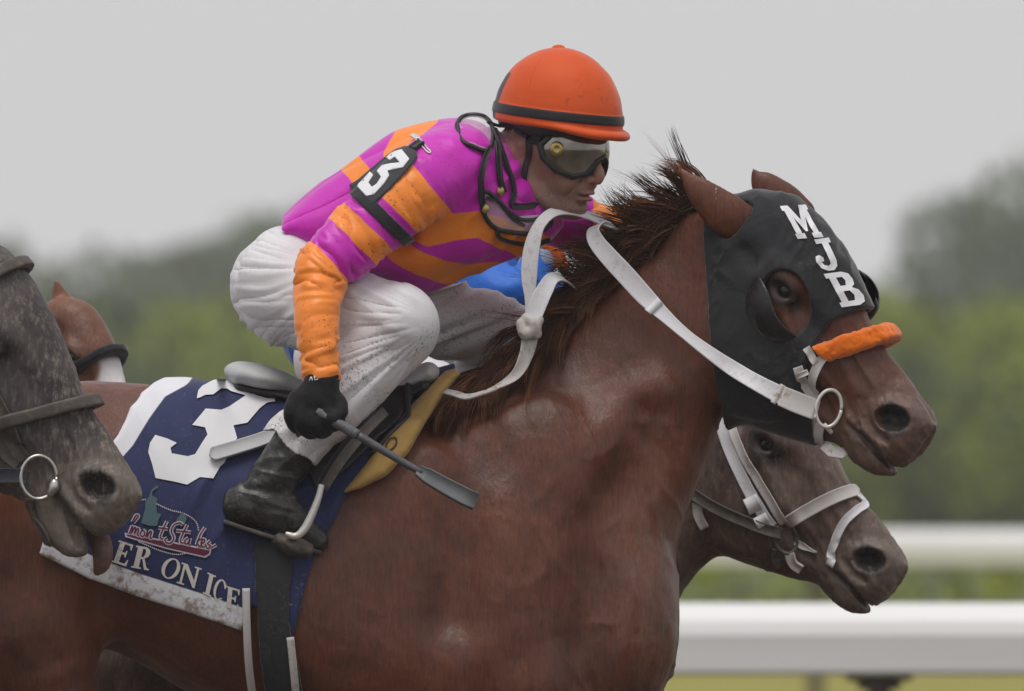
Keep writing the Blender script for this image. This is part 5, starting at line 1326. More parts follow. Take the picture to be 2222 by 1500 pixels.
def locks(rng, n_lock, per, kind):
    """hair in locks: every lock has one sweep, its hairs part at the root and gather towards the tip"""
    k = 12; t = np.linspace(0, 1, k)[None, :]; out = []; rad = []; tone = []
    for q in range(n_lock):
        f = (q + rng.uniform(0, 1)) / n_lock
        if kind == 'tuft': f = f * 0.52
        s0 = f * crest_s[-1]
        if kind == 'lie':
            ln = rng.uniform(140, 270) * np.interp(f, [0, .1, .5, .85, 1], [.75, .9, 1.0, .85, .5]); a0 = np.interp(f, [0, .4, 1], [-160, -180, -190]) + rng.normal(0, 9); bend = -rng.uniform(55, 85)
        elif kind == 'tuft':
            ln = rng.uniform(120, 235) * np.interp(f, [0, .08, .3, .52], [.75, 1.0, 1.0, .7]); a0 = np.interp(f, [0, .05, .12, .52], [-118, -132, -148, -164]) + rng.normal(0, 9); bend = rng.normal(-22, 22)
        else:
            ln = rng.uniform(90, 240); f = f * 0.6; s0 = f * crest_s[-1]; a0 = np.interp(f, [0, .6], [-132, -160]) + rng.normal(0, 12); bend = rng.normal(-20, 30)
        m = per if kind != 'fly' else rng.randint(2, 5)
        ss = s0 + rng.normal(0, 10 if kind != 'fly' else 3, m)
        x0 = np.interp(ss, crest_s, crest[:, 0]); y0 = np.interp(ss, crest_s, crest[:, 1]) + 8
        a = np.radians(a0 + rng.normal(0, 3.5, m))[:, None] + np.radians(bend + rng.normal(0, 7, m))[:, None] * t ** 1.2 + 0.10 * np.sin(t * rng.uniform(4, 8) + rng.uniform(0, 6))
        lm = ln * rng.uniform(.62, 1.08, m); stp = lm[:, None] / (k - 1)
        x = x0[:, None] + np.cumsum(np.cos(a) * stp, 1) - np.cos(a[:, :1]) * stp; y = y0[:, None] + np.cumsum(np.sin(a) * stp, 1) - np.sin(a[:, :1]) * stp
        pull = (0.72 if kind == 'lie' else 0.62) * t ** 0.8
        x = x + (np.median(x, 0)[None, :] - x) * pull; y = y + (np.median(y, 0)[None, :] - y) * pull
        d0 = rng.normal(0, 8, m)[:, None]
        if kind == 'lie': d = np.minimum(d0 - 20 * t, DM(x, y) - rng.uniform(4, 34, m)[:, None] * (.5 + t) * np.where(t < .1, .3, 1))
        else: d = np.minimum(d0 + t * (rng.normal(-26, 30) + rng.normal(0, 8, m)[:, None]), np.where(y > y0[:, None] + 4, DM(x, y) - 8, 1e3))
        out.append(np.stack([x, y, d], 2)); rad.append(rng.uniform(.9, 2.1, m) * (1.0 if kind == 'lie' else .8 if kind == 'tuft' else .5))
        tone.append(np.clip(rng.beta(2, 2.6) * (.95 if kind == 'lie' else 1.25) + rng.normal(0, .12, m), 0, 1))
    return np.concatenate(out), np.concatenate(rad), np.concatenate(tone)
rng = np.random.RandomState(11)
_parts = [locks(rng, 190, 26, 'lie'), locks(rng, 84, 22, 'tuft'), locks(rng, 80, 3, 'fly')]
HV, HF = hairs(np.concatenate([q[0] for q in _parts]), np.concatenate([q[1] for q in _parts]))
mkobj('mane', tw(HV), HF, MAT_HAIR, horse, attrs=dict(tone=np.repeat(np.concatenate([q[2] for q in _parts]), 36)))

# ------------------------------------------------------------------ other horses
def sc(x, y, d):
    k = 1 + d / S / DIST
    return (CX + (x - CX) * k, CY + (y - CY) * k)
def fit(H, yaw, d, eye, nos, nu=(418, 46, 58), eu=None):
    """find where a head stands so that its near eye and nostril are seen at two points"""
    eu = eu or (52, 64, 92); tgt = np.array([*sc(*eye, d), *sc(*nos, d)]); p = np.array([eye[0] - 100.0, eye[1], 0.0, 1.0])
    def ev(p):
        I = Inst(H, p[0], p[1], d, yaw, p[2], p[3]); a, b = I.out(H.at(*eu)), I.out(H.at(*nu)); return np.array([a[0], a[1], b[0], b[1]])
    for _ in range(12):
        r = ev(p) - tgt; J = np.stack([(ev(p + e) - ev(p)) / e.max() for e in np.diag([1.0, 1.0, .1, .01])], 1)
        p = p - np.linalg.solve(J, r)
    return Inst(H, p[0], p[1], d, yaw, p[2], p[3])
def slab_strap(inst, skin, name, parent, mat, box, vox, c, slope, half, off=6, th=5, vmin=None, vmax=None, disp=None):
    def ex(f, x, y, d, b):
        u, v, L = uvl(inst, x, y, d)
        f = smax(np.abs(b - off) - th, np.abs(u - c - slope * v) - half, 3)
        if vmin is not None: f = smax(f, vmin - v, 3)
        return f
    return build(shell(skin, off, th, None, ex), box, vox, name, mat, parent, 1, disp)

# muddy dark horse, close at the left
IG = fit(HEAD_OPEN, 16, -640, (-10, 742), (218, 1058))
GREY = Body(); GREY.add(IG.prim(), 0)
g = lambda x, y: sc(x, y, -640)
GREY.add(chain([(*g(-70, 690), -640, 128), (*g(-190, 800), -610, 150), (*g(-380, 980), -600, 190), (*g(-620, 1150), -600, 250)], 4, sd=0.62), 50)
GREY.add(chain([(*g(-620, 1200), -600, 300), (*g(-1100, 1200), -600, 310), (*g(-1500, 1150), -600, 280)], 3, sd=0.85), 80)
for q in (-90, 90):
    GREY.add(chain([(-640 + q, 1450, -600 + q, 130), (-600 + q, 1800, -600 + q, 60), (-560 + q, 2150, -600 + q, 38), (-520 + q, 2540, -600 + q, 50)], 3), 40)
    GREY.add(chain([(-1480 + q, 1400, -600 + q, 160), (-1440 + q, 1800, -600 + q, 70), (-1520 + q, 2100, -600 + q, 42), (-1480 + q, 2540, -600 + q, 50)], 3), 40)
# near ear
e0 = IG.out(HEAD.at(-170, 96, 62)); e1 = IG.out(HEAD.at(-250, 170, 76))
GREY.add(chain([(*e0, 36), ((e0[0] + e1[0]) / 2, (e0[1] + e1[1]) / 2, (e0[2] + e1[2]) / 2, 32), (*e1, 6)], 4, sd=.7), 14)
grey_horse = empty('racehorse', (-2.1, -0.55, 0), 'dark horse caked in grey mud at the left edge, only its head in view', 'horse')
V, Q, A = horse_blocks(GREY, [((-420, 360, 420, 1290, -860, -430), 5), ((-1800, -420, 780, 2600, -980, -220), 16), ((-420, -100, 1290, 2600, -980, -220), 16)], lambda V: muzzle_attr(IG, V)[0], lambda V: muzzle_attr(IG, V)[1:])
mkobj('body', tw(V), Q, MAT_GREY, grey_horse, attrs=A)
eyeballs(IG, grey_horse)
tg = Body(); tc_ = g(226, 1200)
tg.add(chain([(*g(205, 1150), -660, 24), (*g(222, 1190), -668, 24), (*g(222, 1222), -670, 19), (*g(212, 1240), -668, 10)], 4, sd=.5), 0)
_tm2 = coat('tongue', (0.13, 0.062, 0.045), (0.17, 0.085, 0.06), (0.21, 0.12, 0.085), gloss=0.35)
build(tg, (140, 290, 1100, 1280, -720, -620), 3, 'tongue', _tm2, grey_horse, 1)
grey_bridle = empty('bridle', tuple(tw([(*g(110, 1180), -700)])[0]), 'mud covered leather bridle with a steel ring on the dark horse', 'bridle')
GSK = Body(); GSK.ops = GREY.ops
slab_strap(IG, GSK, 'noseband', grey_bridle, MAT_MUD_LEATHER, (-60, 260, 780, 1010, -860, -500), 4, 205, 0.42, 15, 7, 7)
slab_strap(IG, GSK, 'browband', grey_bridle, MAT_MUD_LEATHER, (-160, 120, 500, 760, -860, -470), 4, -76, 0.12, 13, 7, 6)
rg = np.array(g(88, 1036)); rgd = hit(GSK, [rg[0] + 8], [rg[1]], d0=-1000)[0] - 16
dmesh('bit_ring', tube(np.column_stack([rg[0] + 38 * np.cos(t), rg[1] + 46 * np.sin(t), rgd + 4 * np.cos(t)]), 4.6), MAT_STEEL, grey_bridle)
dmesh('ring_shank', tube(catmull([(rg[0] + 34, rg[1] + 4, rgd - 4), (rg[0] + 32, rg[1] + 22, rgd - 6), (rg[0] + 22, rg[1] + 40, rgd - 5)], 4), [7, 10, 11, 12, 12, 11, 10, 8, 6], 8), MAT_STEEL, grey_bridle)
for pts, w in (([(-60, 850), (-10, 908), (30, 960), (58, 1000)], 34), ([(-60, 880), (-14, 940), (10, 985), (44, 1012)], 22), ([(70, 1080), (78, 1120), (98, 1150), (112, 1180)], 22), ([(-90, 690), (-40, 790), (6, 880), (48, 960)], 22)):
    dmesh('cheek_strap', strap_on(GSK, [g(*q) for q in pts], w, 7, lift=5, sd0=-1000), MAT_MUD_LEATHER, grey_bridle)
gr_rein = [(rg[0] - 22, rg[1] + 2, rgd - 4, 30, 0, 0, -1), (rg[0] - 60, rg[1] - 4, rgd - 6, 32, 0, 0, -1), (rg[0] - 130, rg[1] + 6, rgd, 32, 0, 0, -1), (rg[0] - 300, rg[1] + 60, rgd, 30, 0, 0, -1)]
dmesh('rein', ribbon(gr_rein, 5), leather_mat('dark_rein', (0.02, 0.023, 0.035), 0.6, .3), grey_bridle)

# bay horse on the rail side
BD = 1000
IB = fit(HEAD, 17, BD, (1662, 966), (1886, 1218))
BAY = Body(); BAY.add(IB.prim(), 0); b2 = lambda x, y: sc(x, y, BD)
BAY.add(chain([(*b2(1545, 985), BD, 118), (*b2(1470, 1080), BD, 130), (*b2(1340, 1200), BD, 170), (*b2(1180, 1300), BD, 230)], 4, sd=.62), 50)
BAY.add(chain([(*b2(1140, 1280), BD, 290), (*b2(800, 1290), BD, 310), (*b2(250, 1260), BD, 290)], 3, sd=.85), 80)
for q in (-90, 90):
    BAY.add(chain([(1110 + q * .3, 1480, BD + q, 130), (1180 + q * .5, 1820, BD + q, 60), (1230 + q, 2160, BD + q, 38), (1280 + q, 2540, BD + q, 50)], 3), 40)
    BAY.add(chain([(220 + q * .3, 1450, BD + q, 150), (260 + q, 1820, BD + q, 70), (180 + q, 2150, BD + q, 40), (230 + q, 2540, BD + q, 50)], 3), 40)
e0 = IB.out(HEAD.at(-170, 96, 62)); e1 = IB.out(HEAD.at(-262, 60, 84))
BAY.add(chain([(*e0, 34), ((e0[0] + e1[0]) / 2, (e0[1] + e1[1]) / 2, (e0[2] + e1[2]) / 2, 32), (*e1, 6)], 4, sd=.7), 14)
bay_horse = empty('racehorse', (0.0, 0.93, 0), 'dark bay racehorse with a white bridle behind the chestnut, low on the right', 'horse')
V, Q, A = horse_blocks(BAY, [((1170, 2000, 780, 1560, BD - 290, BD + 290), 5), ((-100, 1172, 900, 2600, BD - 330, BD + 330), 16), ((1170, 1420, 1556, 2600, BD - 330, BD + 330), 16)], lambda V: dict(muzzle_attr(IB, V)[0], dust=V[:, 0] * 0 + 0.35), lambda V: muzzle_attr(IB, V)[1:])
mkobj('body', tw(V), Q, MAT_BAY, bay_horse, attrs=A)
eyeballs(IB, bay_horse)
bay_bridle = empty('bridle', tuple(tw([(*b2(1750, 1290), BD - 80)])[0]), 'white leather bridle with crossed noseband on the dark bay horse', 'bridle')
BSK = Body(); BSK.ops = BAY.ops
def bstrap(name, pts, w, mat=MAT_DIRTY_STRAP, th=4, lift=4):
    return dmesh(name, strap_on(BSK, [b2(*q) for q in pts], w, th, lift=lift, sd0=BD - 500), mat, bay_bridle)
bstrap('cheek_strap', [(1558, 902), (1580, 970), (1616, 1050), (1650, 1110), (1676, 1150)], 26, MAT_WHITE_STRAP)
bstrap('cheek_strap', [(1574, 896), (1600, 960), (1640, 1036), (1674, 1090), (1700, 1132)], 20, MAT_DIRTY_STRAP, 4, 7)
bstrap('strap_keeper', [(1626, 1078), (1640, 1110)], 32, MAT_WHITE_STRAP, 5, 9)
bstrap('strap_keeper', [(1646, 1118), (1656, 1140)], 30, MAT_WHITE_STRAP, 5, 9)
bstrap('noseband', [(1704, 1134), (1750, 1108), (1800, 1082), (1840, 1068), (1860, 1068)], 30)
bstrap('crossed_strap', [(1856, 1076), (1872, 1096), (1856, 1108), (1832, 1130), (1812, 1166), (1802, 1200), (1799, 1226)], 19, MAT_WHITE_STRAP)
bstrap('browband', [(1600, 890), (1640, 896), (1662, 902), (1676, 898)], 16)
bstrap('throat_strap', [(1512, 1090), (1516, 1120), (1530, 1146)], 22, MAT_DIRTY_STRAP)
rb = np.array(b2(1702, 1166)); rbd = hit(BSK, [rb[0]], [rb[1]], d0=BD - 500)[0] - 10
dmesh('bit_ring', tube(np.column_stack([rb[0] + 26 * np.cos(t) + 6 * np.sin(t), rb[1] + 36 * np.sin(t), rbd + 3 * np.cos(t)]), 4.6), MAT_MUD_LEATHER, bay_bridle)
bstrap('bit_shank', [(1724, 1176), (1744, 1186), (1772, 1197)], [15] * 9 + [13, 11, 9, 7, 6, 5, 4, 3], MAT_DIRTY_STRAP, 7, 6)
bstrap('chin_strap', [(1690, 1190), (1688, 1210), (1700, 1222)], 34, MAT_MUD_LEATHER, 9, 6)
bstrap('chin_strap', [(1712, 1200), (1722, 1220), (1740, 1232)], 22, MAT_DIRTY_STRAP, 8, 8)
bstrap('rein', [(1690, 1160), (1640, 1140), (1570, 1110), (1500, 1070)], 26, MAT_MUD_LEATHER, 7, 8)

# sorrel horse with a white blaze, behind at the left
SD = 1500
b3 = lambda x, y: sc(x, y, SD)
IS = Inst(HEAD, *b3(118, 748), SD, 42, 4, 0.62)
SOR = Body(); SOR.add(IS.prim(), 0)
SOR.add(chain([(*b3(100, 790), SD, 80), (*b3(20, 880), SD + 40, 100), (*b3(-120, 1000), SD + 60, 130)], 4, sd=.7), 36)
SOR.add(chain([(*b3(-160, 1050), SD + 60, 190), (*b3(-500, 1050), SD + 60, 200), (*b3(-800, 1050), SD + 60, 190)], 3), 60)
for q in (-70, 70):
    SOR.add(chain([(-150 + q, 1200, SD + 60 + q, 90), (-120 + q, 1700, SD + 60 + q, 45), (-90 + q, 2560, SD + 60 + q, 40)], 3), 30)
    SOR.add(chain([(-780 + q, 1200, SD + 60 + q, 100), (-760 + q, 1700, SD + 60 + q, 50), (-740 + q, 2560, SD + 60 + q, 40)], 3), 30)
SOR.add(chain([(*b3(160, 706), SD - 10, 26), (*b3(140, 670), SD - 14, 29), (*b3(128, 636), SD - 16, 16), (*b3(120, 606), SD - 18, 3)], 5, sd=.6), 8)
SOR.add(ell((*b3(186, 704), SD - 10), (20, 16, 26), 40), 10)
SOR.add(chain([(*b3(100, 716), SD - 40, 22), (*b3(66, 700), SD - 44, 24), (*b3(20, 690), SD - 46, 4)], 5, sd=.75), 10)
sorrel = empty('racehorse', (-1.5, 1.4, 0), 'sorrel horse with a white blaze showing its ear behind the chestnut rump', 'horse')
def blaze(V):
    A, u, v, L = muzzle_attr(IS, V)
    A['muzzle'] = sstep(110, 150, u) * sstep(66, 52, np.abs(L) + 5 * np.sin(u / 18)) * (u < 540) * (v > 0); return A
V, Q, A = horse_blocks(SOR, [((-300, 400, 580, 1260, SD - 330, SD + 330), 5), ((-1100, -298, 780, 2600, SD - 330, SD + 400), 16), ((-300, 60, 1256, 2600, SD - 330, SD + 400), 16)], blaze)
mkobj('body', tw(V), Q, MAT_SORREL, sorrel, attrs=A)
eyeballs(IS, sorrel)
sor_bridle = empty('bridle', tuple(tw([(*b3(205, 800), SD - 60)])[0]), 'black noseband roll on the sorrel horse behind', 'bridle')
SSK = Body(); SSK.ops = SOR.ops
slab_strap(IS, SSK, 'noseband_roll', sor_bridle, MAT_HOOD, (60, 420, 640, 900, SD - 330, SD + 160), 3.5, 96, 0.1, 15, 7, 7)

# ------------------------------------------------------------------ the rider in blue
JD = 960
b4 = lambda x, y, r, dd=0: (*sc(x, y, JD), JD + dd, r)
rider = empty('person', tuple(tw([(900, 1200, JD)])[0]), 'rider in blue silks half hidden behind the pink and orange jockey', 'person')
RB = Body(); RB.add(chain([b4(720, 720, 110), b4(860, 660, 140), b4(1000, 640, 120), b4(1060, 600, 80)], 4, sd=1.2), 0)
RB.add(chain([b4(1040, 610, 66, -120), b4(1090, 640, 60, -170), b4(1150, 620, 46, -180), b4(1168, 568, 36, -170)], 4), 30)
RB.add(chain([b4(1040, 610, 66, 120), b4(1100, 650, 56, 170), b4(1180, 640, 46, 170)], 4), 30)
_bl = cloth_mat('blue_silks', (0.02, 0.15, 0.62), 0.5, 900, 0.5, (0.02, 0.05, 0.16), .3, .3).m
build(RB, (560, 1260, 460, 880, JD - 320, JD + 320), 6, 'silks', _bl, rider, 2, lambda x, y, d: 9 * (ridge(vnoise(x / 50, y / 60, d / 50, 95)) - .5))
RH = Body(); RH.add(ell(b4(1120, 520, 0)[:3], (66, 76, 60)), 0); RH.add(ell(b4(1140, 560, 0)[:3], (44, 44, 40)), 20); RH.add(chain([b4(1040, 590, 50), b4(1110, 540, 46)], 2), 20)
build(RH, (980, 1240, 420, 660, JD - 100, JD + 100), 6, 'body', MAT_SKIN, rider, 1, None, lambda V: dict(red=V[:, 0] * 0, stubble=V[:, 0] * 0))
RP = Body(); RP.ops = [('u', P(lambda x, y, d: smax((np.sqrt(((x - b4(1116, 500, 0)[0]) / 92) ** 2 + ((y - b4(0, 492, 0)[1]) / 86) ** 2 + ((d - JD) / 78) ** 2) - 1) * 80, y - b4(0, 516, 0)[1], 6), None), 0)]
build(RP, (1000, 1230, 380, 530, JD - 100, JD + 100), 5, 'cap', cloth_mat('blue_cap', (0.02, 0.13, 0.55)).m, rider, 1)
RG = Body(); RG.add(ell(b4(1192, 556, 0, -172)[:3], (30, 38, 26), 30), 0)
for k in range(4): RG.add(chain([b4(1196 + 5 * k, 536 + 12 * k, 11, -186), b4(1214 + 4 * k, 548 + 11 * k, 10, -196), b4(1212 + 4 * k, 566 + 9 * k, 9, -180)], 3), 4)
RG.add(chain([b4(1180, 536, 12, -190), b4(1188, 514, 10, -196)], 2), 5)
build(RG, (1130, 1290, 480, 640, JD - 260, JD - 100), 4, 'glove', cloth_mat('orange_glove', (0.75, 0.17, 0.04)).m, rider, 1)
RC = Body(); RC.add(chain([b4(1160, 585, 40, -172), b4(1176, 566, 36, -172)], 2), 0)
build(RC, (1090, 1260, 500, 660, JD - 240, JD - 100), 4, 'cuff', cloth_mat('pale_cuff', (0.30, 0.36, 0.50)).m, rider, 1)
RL = Body()
for sg in (-1, 1):
    RL.add(chain([b4(740, 780, 105, 90 * sg), b4(900, 850, 90, 220 * sg), b4(990, 880, 76, 300 * sg)], 4), 30)
    RL.add(chain([b4(990, 884, 72, 300 * sg), b4(900, 980, 60, 320 * sg), b4(820, 1080, 46, 330 * sg)], 4), 20)
build(RL, (560, 1120, 640, 1160, JD - 420, JD + 420), 8, 'breeches', MAT_BREECH, rider, 1, None, lambda V: dict(mud=V[:, 0] * 0 + .4))
for sg in (-1, 1):
    B_ = Body(); B_.add(chain([b4(826, 1070, 50, 330 * sg), b4(780, 1140, 48, 330 * sg), b4(800, 1180, 36, 330 * sg), b4(870, 1200, 26, 330 * sg)], 4), 0)
    build(B_, (700, 940, 1000, 1260, JD + 330 * sg - 90, JD + 330 * sg + 90), 8, 'boot', MAT_BOOT, rider, 1)
# ------------------------------------------------------------------ ground
def sheet(name, x0, x1, y0, y1, z, mat, nx=1, ny=1):
    V = [(x0 + (x1 - x0) * i / nx, y0 + (y1 - y0) * j / ny, z) for j in range(ny + 1) for i in range(nx + 1)]
    F = [(j * (nx + 1) + i, j * (nx + 1) + i + 1, (j + 1) * (nx + 1) + i + 1, (j + 1) * (nx + 1) + i) for j in range(ny) for i in range(nx)]
    return tag(mkobj(name, V, F, mat, smooth=False, origin=np.zeros(3)), kind='structure')
_m = M('infield_grass', 0.9, 0.2); _m.col(_m.ramp(_m.noise(0.35, 5, .7), [(.3, (0.055, 0.075, 0.022)), (.55, (0.085, 0.105, 0.03)), (.75, (0.13, 0.14, 0.045))])); _m.bump(_m.noise(20, 4), .6, .05)
sheet('ground', -900, 900, -120, 1400, -0.008, _m.m)
_m = M('turf_course', 0.9, 0.2); _m.col(_m.ramp(_m.noise(0.6, 5, .7), [(.3, (0.20, 0.19, 0.04)), (.55, (0.29, 0.26, 0.06)), (.75, (0.36, 0.31, 0.09))])); _m.bump(_m.noise(25, 4), .6, .04)
sheet('turf_course', -500, 500, 17.6, 91.0, -0.004, _m.m)
_m = M('dirt_track', 0.85, 0.25); _m.col(_m.ramp(_m.noise(1.6, 6, .7), [(.3, (0.07, 0.052, 0.038)), (.55, (0.105, 0.078, 0.055)), (.75, (0.15, 0.115, 0.085))])); _m.bump(_m.noise(9, 6, .7), .9, .05)
sheet('dirt_track', -500, 500, -119, 16.2, 0.0, _m.m)

# ------------------------------------------------------------------ rails
_m = M('white_rail', 0.35, 0.45); _m.col(_m.mix(_m.math('MULTIPLY', _m.ramp(_m.noise(3, 5, .7, _m.co((.15, 1, 3))), [(.45, 0.), (.75, 1.)]), .35), (0.78, 0.78, 0.77), (0.52, 0.50, 0.47))); MAT_RAIL = _m.m
_m = M('rail_post', 0.6, 0.3); _m.col(_m.ramp(_m.noise(8, 4), [(.3, (0.07, 0.05, 0.045)), (.7, (0.16, 0.12, 0.10))])); MAT_POST = _m.m
def rail(y, label, x0, x1, post_x):
    root = empty('running_rail', (0, y, 0), label, 'rail', None)
    prof = [(0.10, 0.842), (-0.06, 0.842), (-0.072, 0.852), (-0.076, 0.96), (-0.06, 1.0), (-0.02, 1.04), (0.04, 1.053), (0.10, 1.046), (0.13, 1.02), (0.13, 0.99), (0.11, 0.985)]
    seg = 6.0; n = int((x1 - x0) / seg)
    m = len(prof); V = np.array([(sx, a, z) for sx in (0.004, seg - 0.004) for a, z in prof])
    F = [(j, (j + 1) % m, m + (j + 1) % m, m + j) for j in range(m)] + [tuple(range(m - 1, -1, -1)), tuple(range(m, 2 * m))]
    first = None
    for i in range(n):
        if first is None:
            first = mkobj('rail_length', V + np.array([x0, y, 0]), [f[::-1] for f in F], MAT_RAIL, root, smooth=False, origin=np.array([x0, y, 0.0]))
            bv = first.modifiers.new('edge', 'BEVEL'); bv.width = 0.006; bv.segments = 2; bv.limit_method = 'ANGLE'
        else:
            o = first.copy(); COL.objects.link(o); o.parent = root; o.location = (x0 + i * seg, 0, 0)
    # post: bracket plate, arm and leg
    pf = None; pl = None
    for px in post_x:
        bm = bmesh.new()
        def bx(cx, cy, cz, sx, sy, sz, tz=1.0):
            r = bmesh.ops.create_cube(bm, size=1.0)
            for v in r['verts']:
                k = tz if v.co.z > 0 else 1.0
                v.co = Vector((cx + v.co.x * sx * k, cy + v.co.y * sy * k, cz + v.co.z * sz))
        if pf is None:
            bx(0, 0.05, 0.832, 0.20, 0.10, 0.016); bx(0, 0.05, 0.812, 0.13, 0.08, 0.026)
            bmesh.ops.bevel(bm, geom=bm.edges[:], offset=0.006, segments=2, affect='EDGES'); bm.verts.index_update()
            V1 = np.array([v.co for v in bm.verts]); F1 = [[v.index for v in f.verts] for f in bm.faces]
            pf = mkobj('bracket', V1 + np.array([px, y, 0]), F1, MAT_POST, root, smooth=False, origin=np.array([px, y, 0.0]))
            bm.clear(); bx(0, 0.05, 0.4, 0.095, 0.07, 0.80, 0.9); bmesh.ops.bevel(bm, geom=bm.edges[:], offset=0.012, segments=2, affect='EDGES'); bm.verts.index_update()
            V2 = np.array([v.co for v in bm.verts]); F2 = [[v.index for v in f.verts] for f in bm.faces]
            pl = mkobj('post', V2 + np.array([px, y, 0]), F2, MAT_POST, root, smooth=False, origin=np.array([px, y, 0.0]))
        else:
            for q in (pf, pl):
                o = q.copy(); COL.objects.link(o); o.parent = root; o.location = (px, 0, 0)
        bm.free()
p0 = (1908 - CX) / (S * 36 / 52.5)
rail(16.5, 'nearer white running rail just behind the horses at lower right', -30, 30, [p0 + 3 * k for k in range(-10, 10)])
rail(72.0, 'farther thin white rail across the turf behind the bay head', -42, 42, [p0 * 1.7 + 6 * k for k in range(-8, 8)])

# ------------------------------------------------------------------ trees, bushes and hedge
def leaf_mat(name, a, b, c):
    m = M(name, 0.6, 0.25); k = m.ramp(m.noise(0.9, 4, .6), [(.3, a), (.55, b), (.75, c)]); m.col(k)
    m.flag('Transmission Weight', 0.0); return m.m
MAT_LEAF = [leaf_mat('leaf_dark', (0.026, 0.046, 0.018), (0.048, 0.080, 0.026), (0.085, 0.125, 0.036)),
            leaf_mat('leaf_fresh', (0.10, 0.135, 0.010), (0.21, 0.255, 0.016), (0.36, 0.39, 0.030)),
            leaf_mat('leaf_olive', (0.040, 0.062, 0.022), (0.070, 0.100, 0.030), (0.115, 0.145, 0.042))]
_m = M('bark', 0.85, 0.2); _m.col(_m.ramp(_m.noise(6, 5, .7, _m.co((1, 1, .25))), [(.3, (0.04, 0.03, 0.022)), (.7, (0.11, 0.085, 0.065))])); _m.bump(_m.noise(12, 5), .8, .03); MAT_BARK = _m.m
def crown(rs, n, lobes, leaf, flat=1.0):
    """leaf faces spread through a handful of overlapping lobes"""
    L = np.array(lobes); w = L[:, 3] ** 2; k = rs.choice(len(L), n, p=w / w.sum())
    u = rs.normal(0, 1, (n, 3)); u /= np.linalg.norm(u, axis=1)[:, None]
    r = L[k, 3] * rs.uniform(0.55, 1.08, n) ** 0.6
    C = L[k, :3] + u * r[:, None] * np.array([1, 1, flat])
    a = rs.normal(0, 1, (n, 3)); a /= np.linalg.norm(a, axis=1)[:, None]
    b = np.cross(a, u + rs.normal(0, .5, (n, 3))); b /= np.linalg.norm(b, axis=1)[:, None] + 1e-9
    s = leaf * rs.uniform(.6, 1.4, n)[:, None]
    V = np.stack([C - a * s - b * s * .3, C + b * s * .55, C + a * s + b * s * .3, C - b * s * .55], 1).reshape(-1, 3)
    return V, np.arange(4 * n).reshape(-1, 4)
def tree_mesh(seed, h, wd, n, leaf, base=0.22):
    rs = np.random.RandomState(seed)
    lobes = [(rs.normal(0, wd * .24), rs.normal(0, wd * .24), h * rs.uniform(base + .16, .84), wd * rs.uniform(.16, .30)) for _ in range(13)] + [(0, 0, h * .80, wd * .24), (0, 0, h * .55, wd * .34)]
    V, F = crown(rs, n, lobes, leaf)
    V = V[:, :]; tr = [tube(np.array([(0, 0, -.05), (h * .01, 0, h * .2), (-h * .01, h * .01, h * .45), (0, 0, h * .75)]), [h * .028, h * .021, h * .015, h * .004], 8)]
    for q in range(6):
        z = h * rs.uniform(.25, .6); an = rs.uniform(0, 6.28); l = wd * rs.uniform(.25, .42)
        tr.append(tube(np.array([(0, 0, z), (math.cos(an) * l * .5, math.sin(an) * l * .5, z + l * .45), (math.cos(an) * l, math.sin(an) * l, z + l * .8)]), [h * .010, h * .007, h * .002], 6))
    return (V, F), merge(*tr)
PROTO = {}
def place_tree(name, key, x, y, sz, rot, label, cat, group, mat, bark=True):
    root = empty(name, (x, y, 0), label, cat, group); root.rotation_euler = (0, 0, rot); root.scale = (sz, sz, sz * 1.0)
    (V, F), (TV, TF) = PROTO[key][0]
    if 'me' not in PROTO[key][1]:
        me = bpy.data.meshes.new('crown'); me.from_pydata([tuple(v) for v in V], [], [tuple(f) for f in F.tolist()]); me.update(); PROTO[key][1]['me'] = me
        mt = bpy.data.meshes.new('trunk'); mt.from_pydata([tuple(v) for v in TV], [], TF); mt.update(); mt.materials.append(MAT_BARK); PROTO[key][1]['mt'] = mt
        me.materials.append(mat)
    for nm, m_ in (('crown', PROTO[key][1]['me']), ('trunk', PROTO[key][1]['mt'])):
        o = bpy.data.objects.new(nm, m_); COL.objects.link(o); o.parent = root
for i, (h, wd, n, lf) in enumerate([(10, 9, 5200, .34), (11, 10, 5200, .36), (9, 9, 4800, .34)]):
    PROTO['t%d' % i] = (tree_mesh(200 + i, h, wd, n, lf), {})
for i, (h, wd, n, lf) in enumerate([(4.2, 4.6, 3400, .18), (3.6, 5.0, 3400, .18), (4.6, 4.4, 3400, .19)]):
    PROTO['b%d' % i] = (tree_mesh(300 + i, h, wd, n, lf, .05), {})
def X(px, dist): return (px - CX) / (S * DIST) * dist
rs = np.random.RandomState(4)
FAR = [(2370, 370, 560), (2240, 430, 600), (2150, 520, 640), (2480, 420, 590), (2290, 520, 520), (1985, 665, 620),
       (340, 545, 600), (225, 625, 640), (450, 590, 620), (-70, 540, 660), (-160, 520, 640), (90, 660, 600), (590, 500, 600), (680, 470, 640), (760, 540, 600), (880, 620, 640), (1000, 690, 600), (1150, 740, 640), (1400, 770, 620), (1580, 780, 640), (1720, 760, 600), (2065, 595, 650)]
FAR_LABEL = ['tall hazy tree in the top right corner, highest of the tree line', 'broad hazy tree left of the tallest one at the right edge', 'lower hazy tree sloping down beside the muzzle of the chestnut', None, 'hazy tree filling the right edge below the tallest crown', 'lowest hazy tree just right of the black eye cup',
             'round hazy tree crown midway between the sorrel ear and the jockey seat', 'pale hazy tree above the sorrel ear', 'hazy tree crown just left of the jockey seat', 'tall pale tree at the left edge above the muddy head', None, 'low hazy tree behind the muddy forehead', 'dark hazy tree crown touching the jockey lower back'] + [None] * 8 + ['hazy tree halfway down the slope of crowns at right']
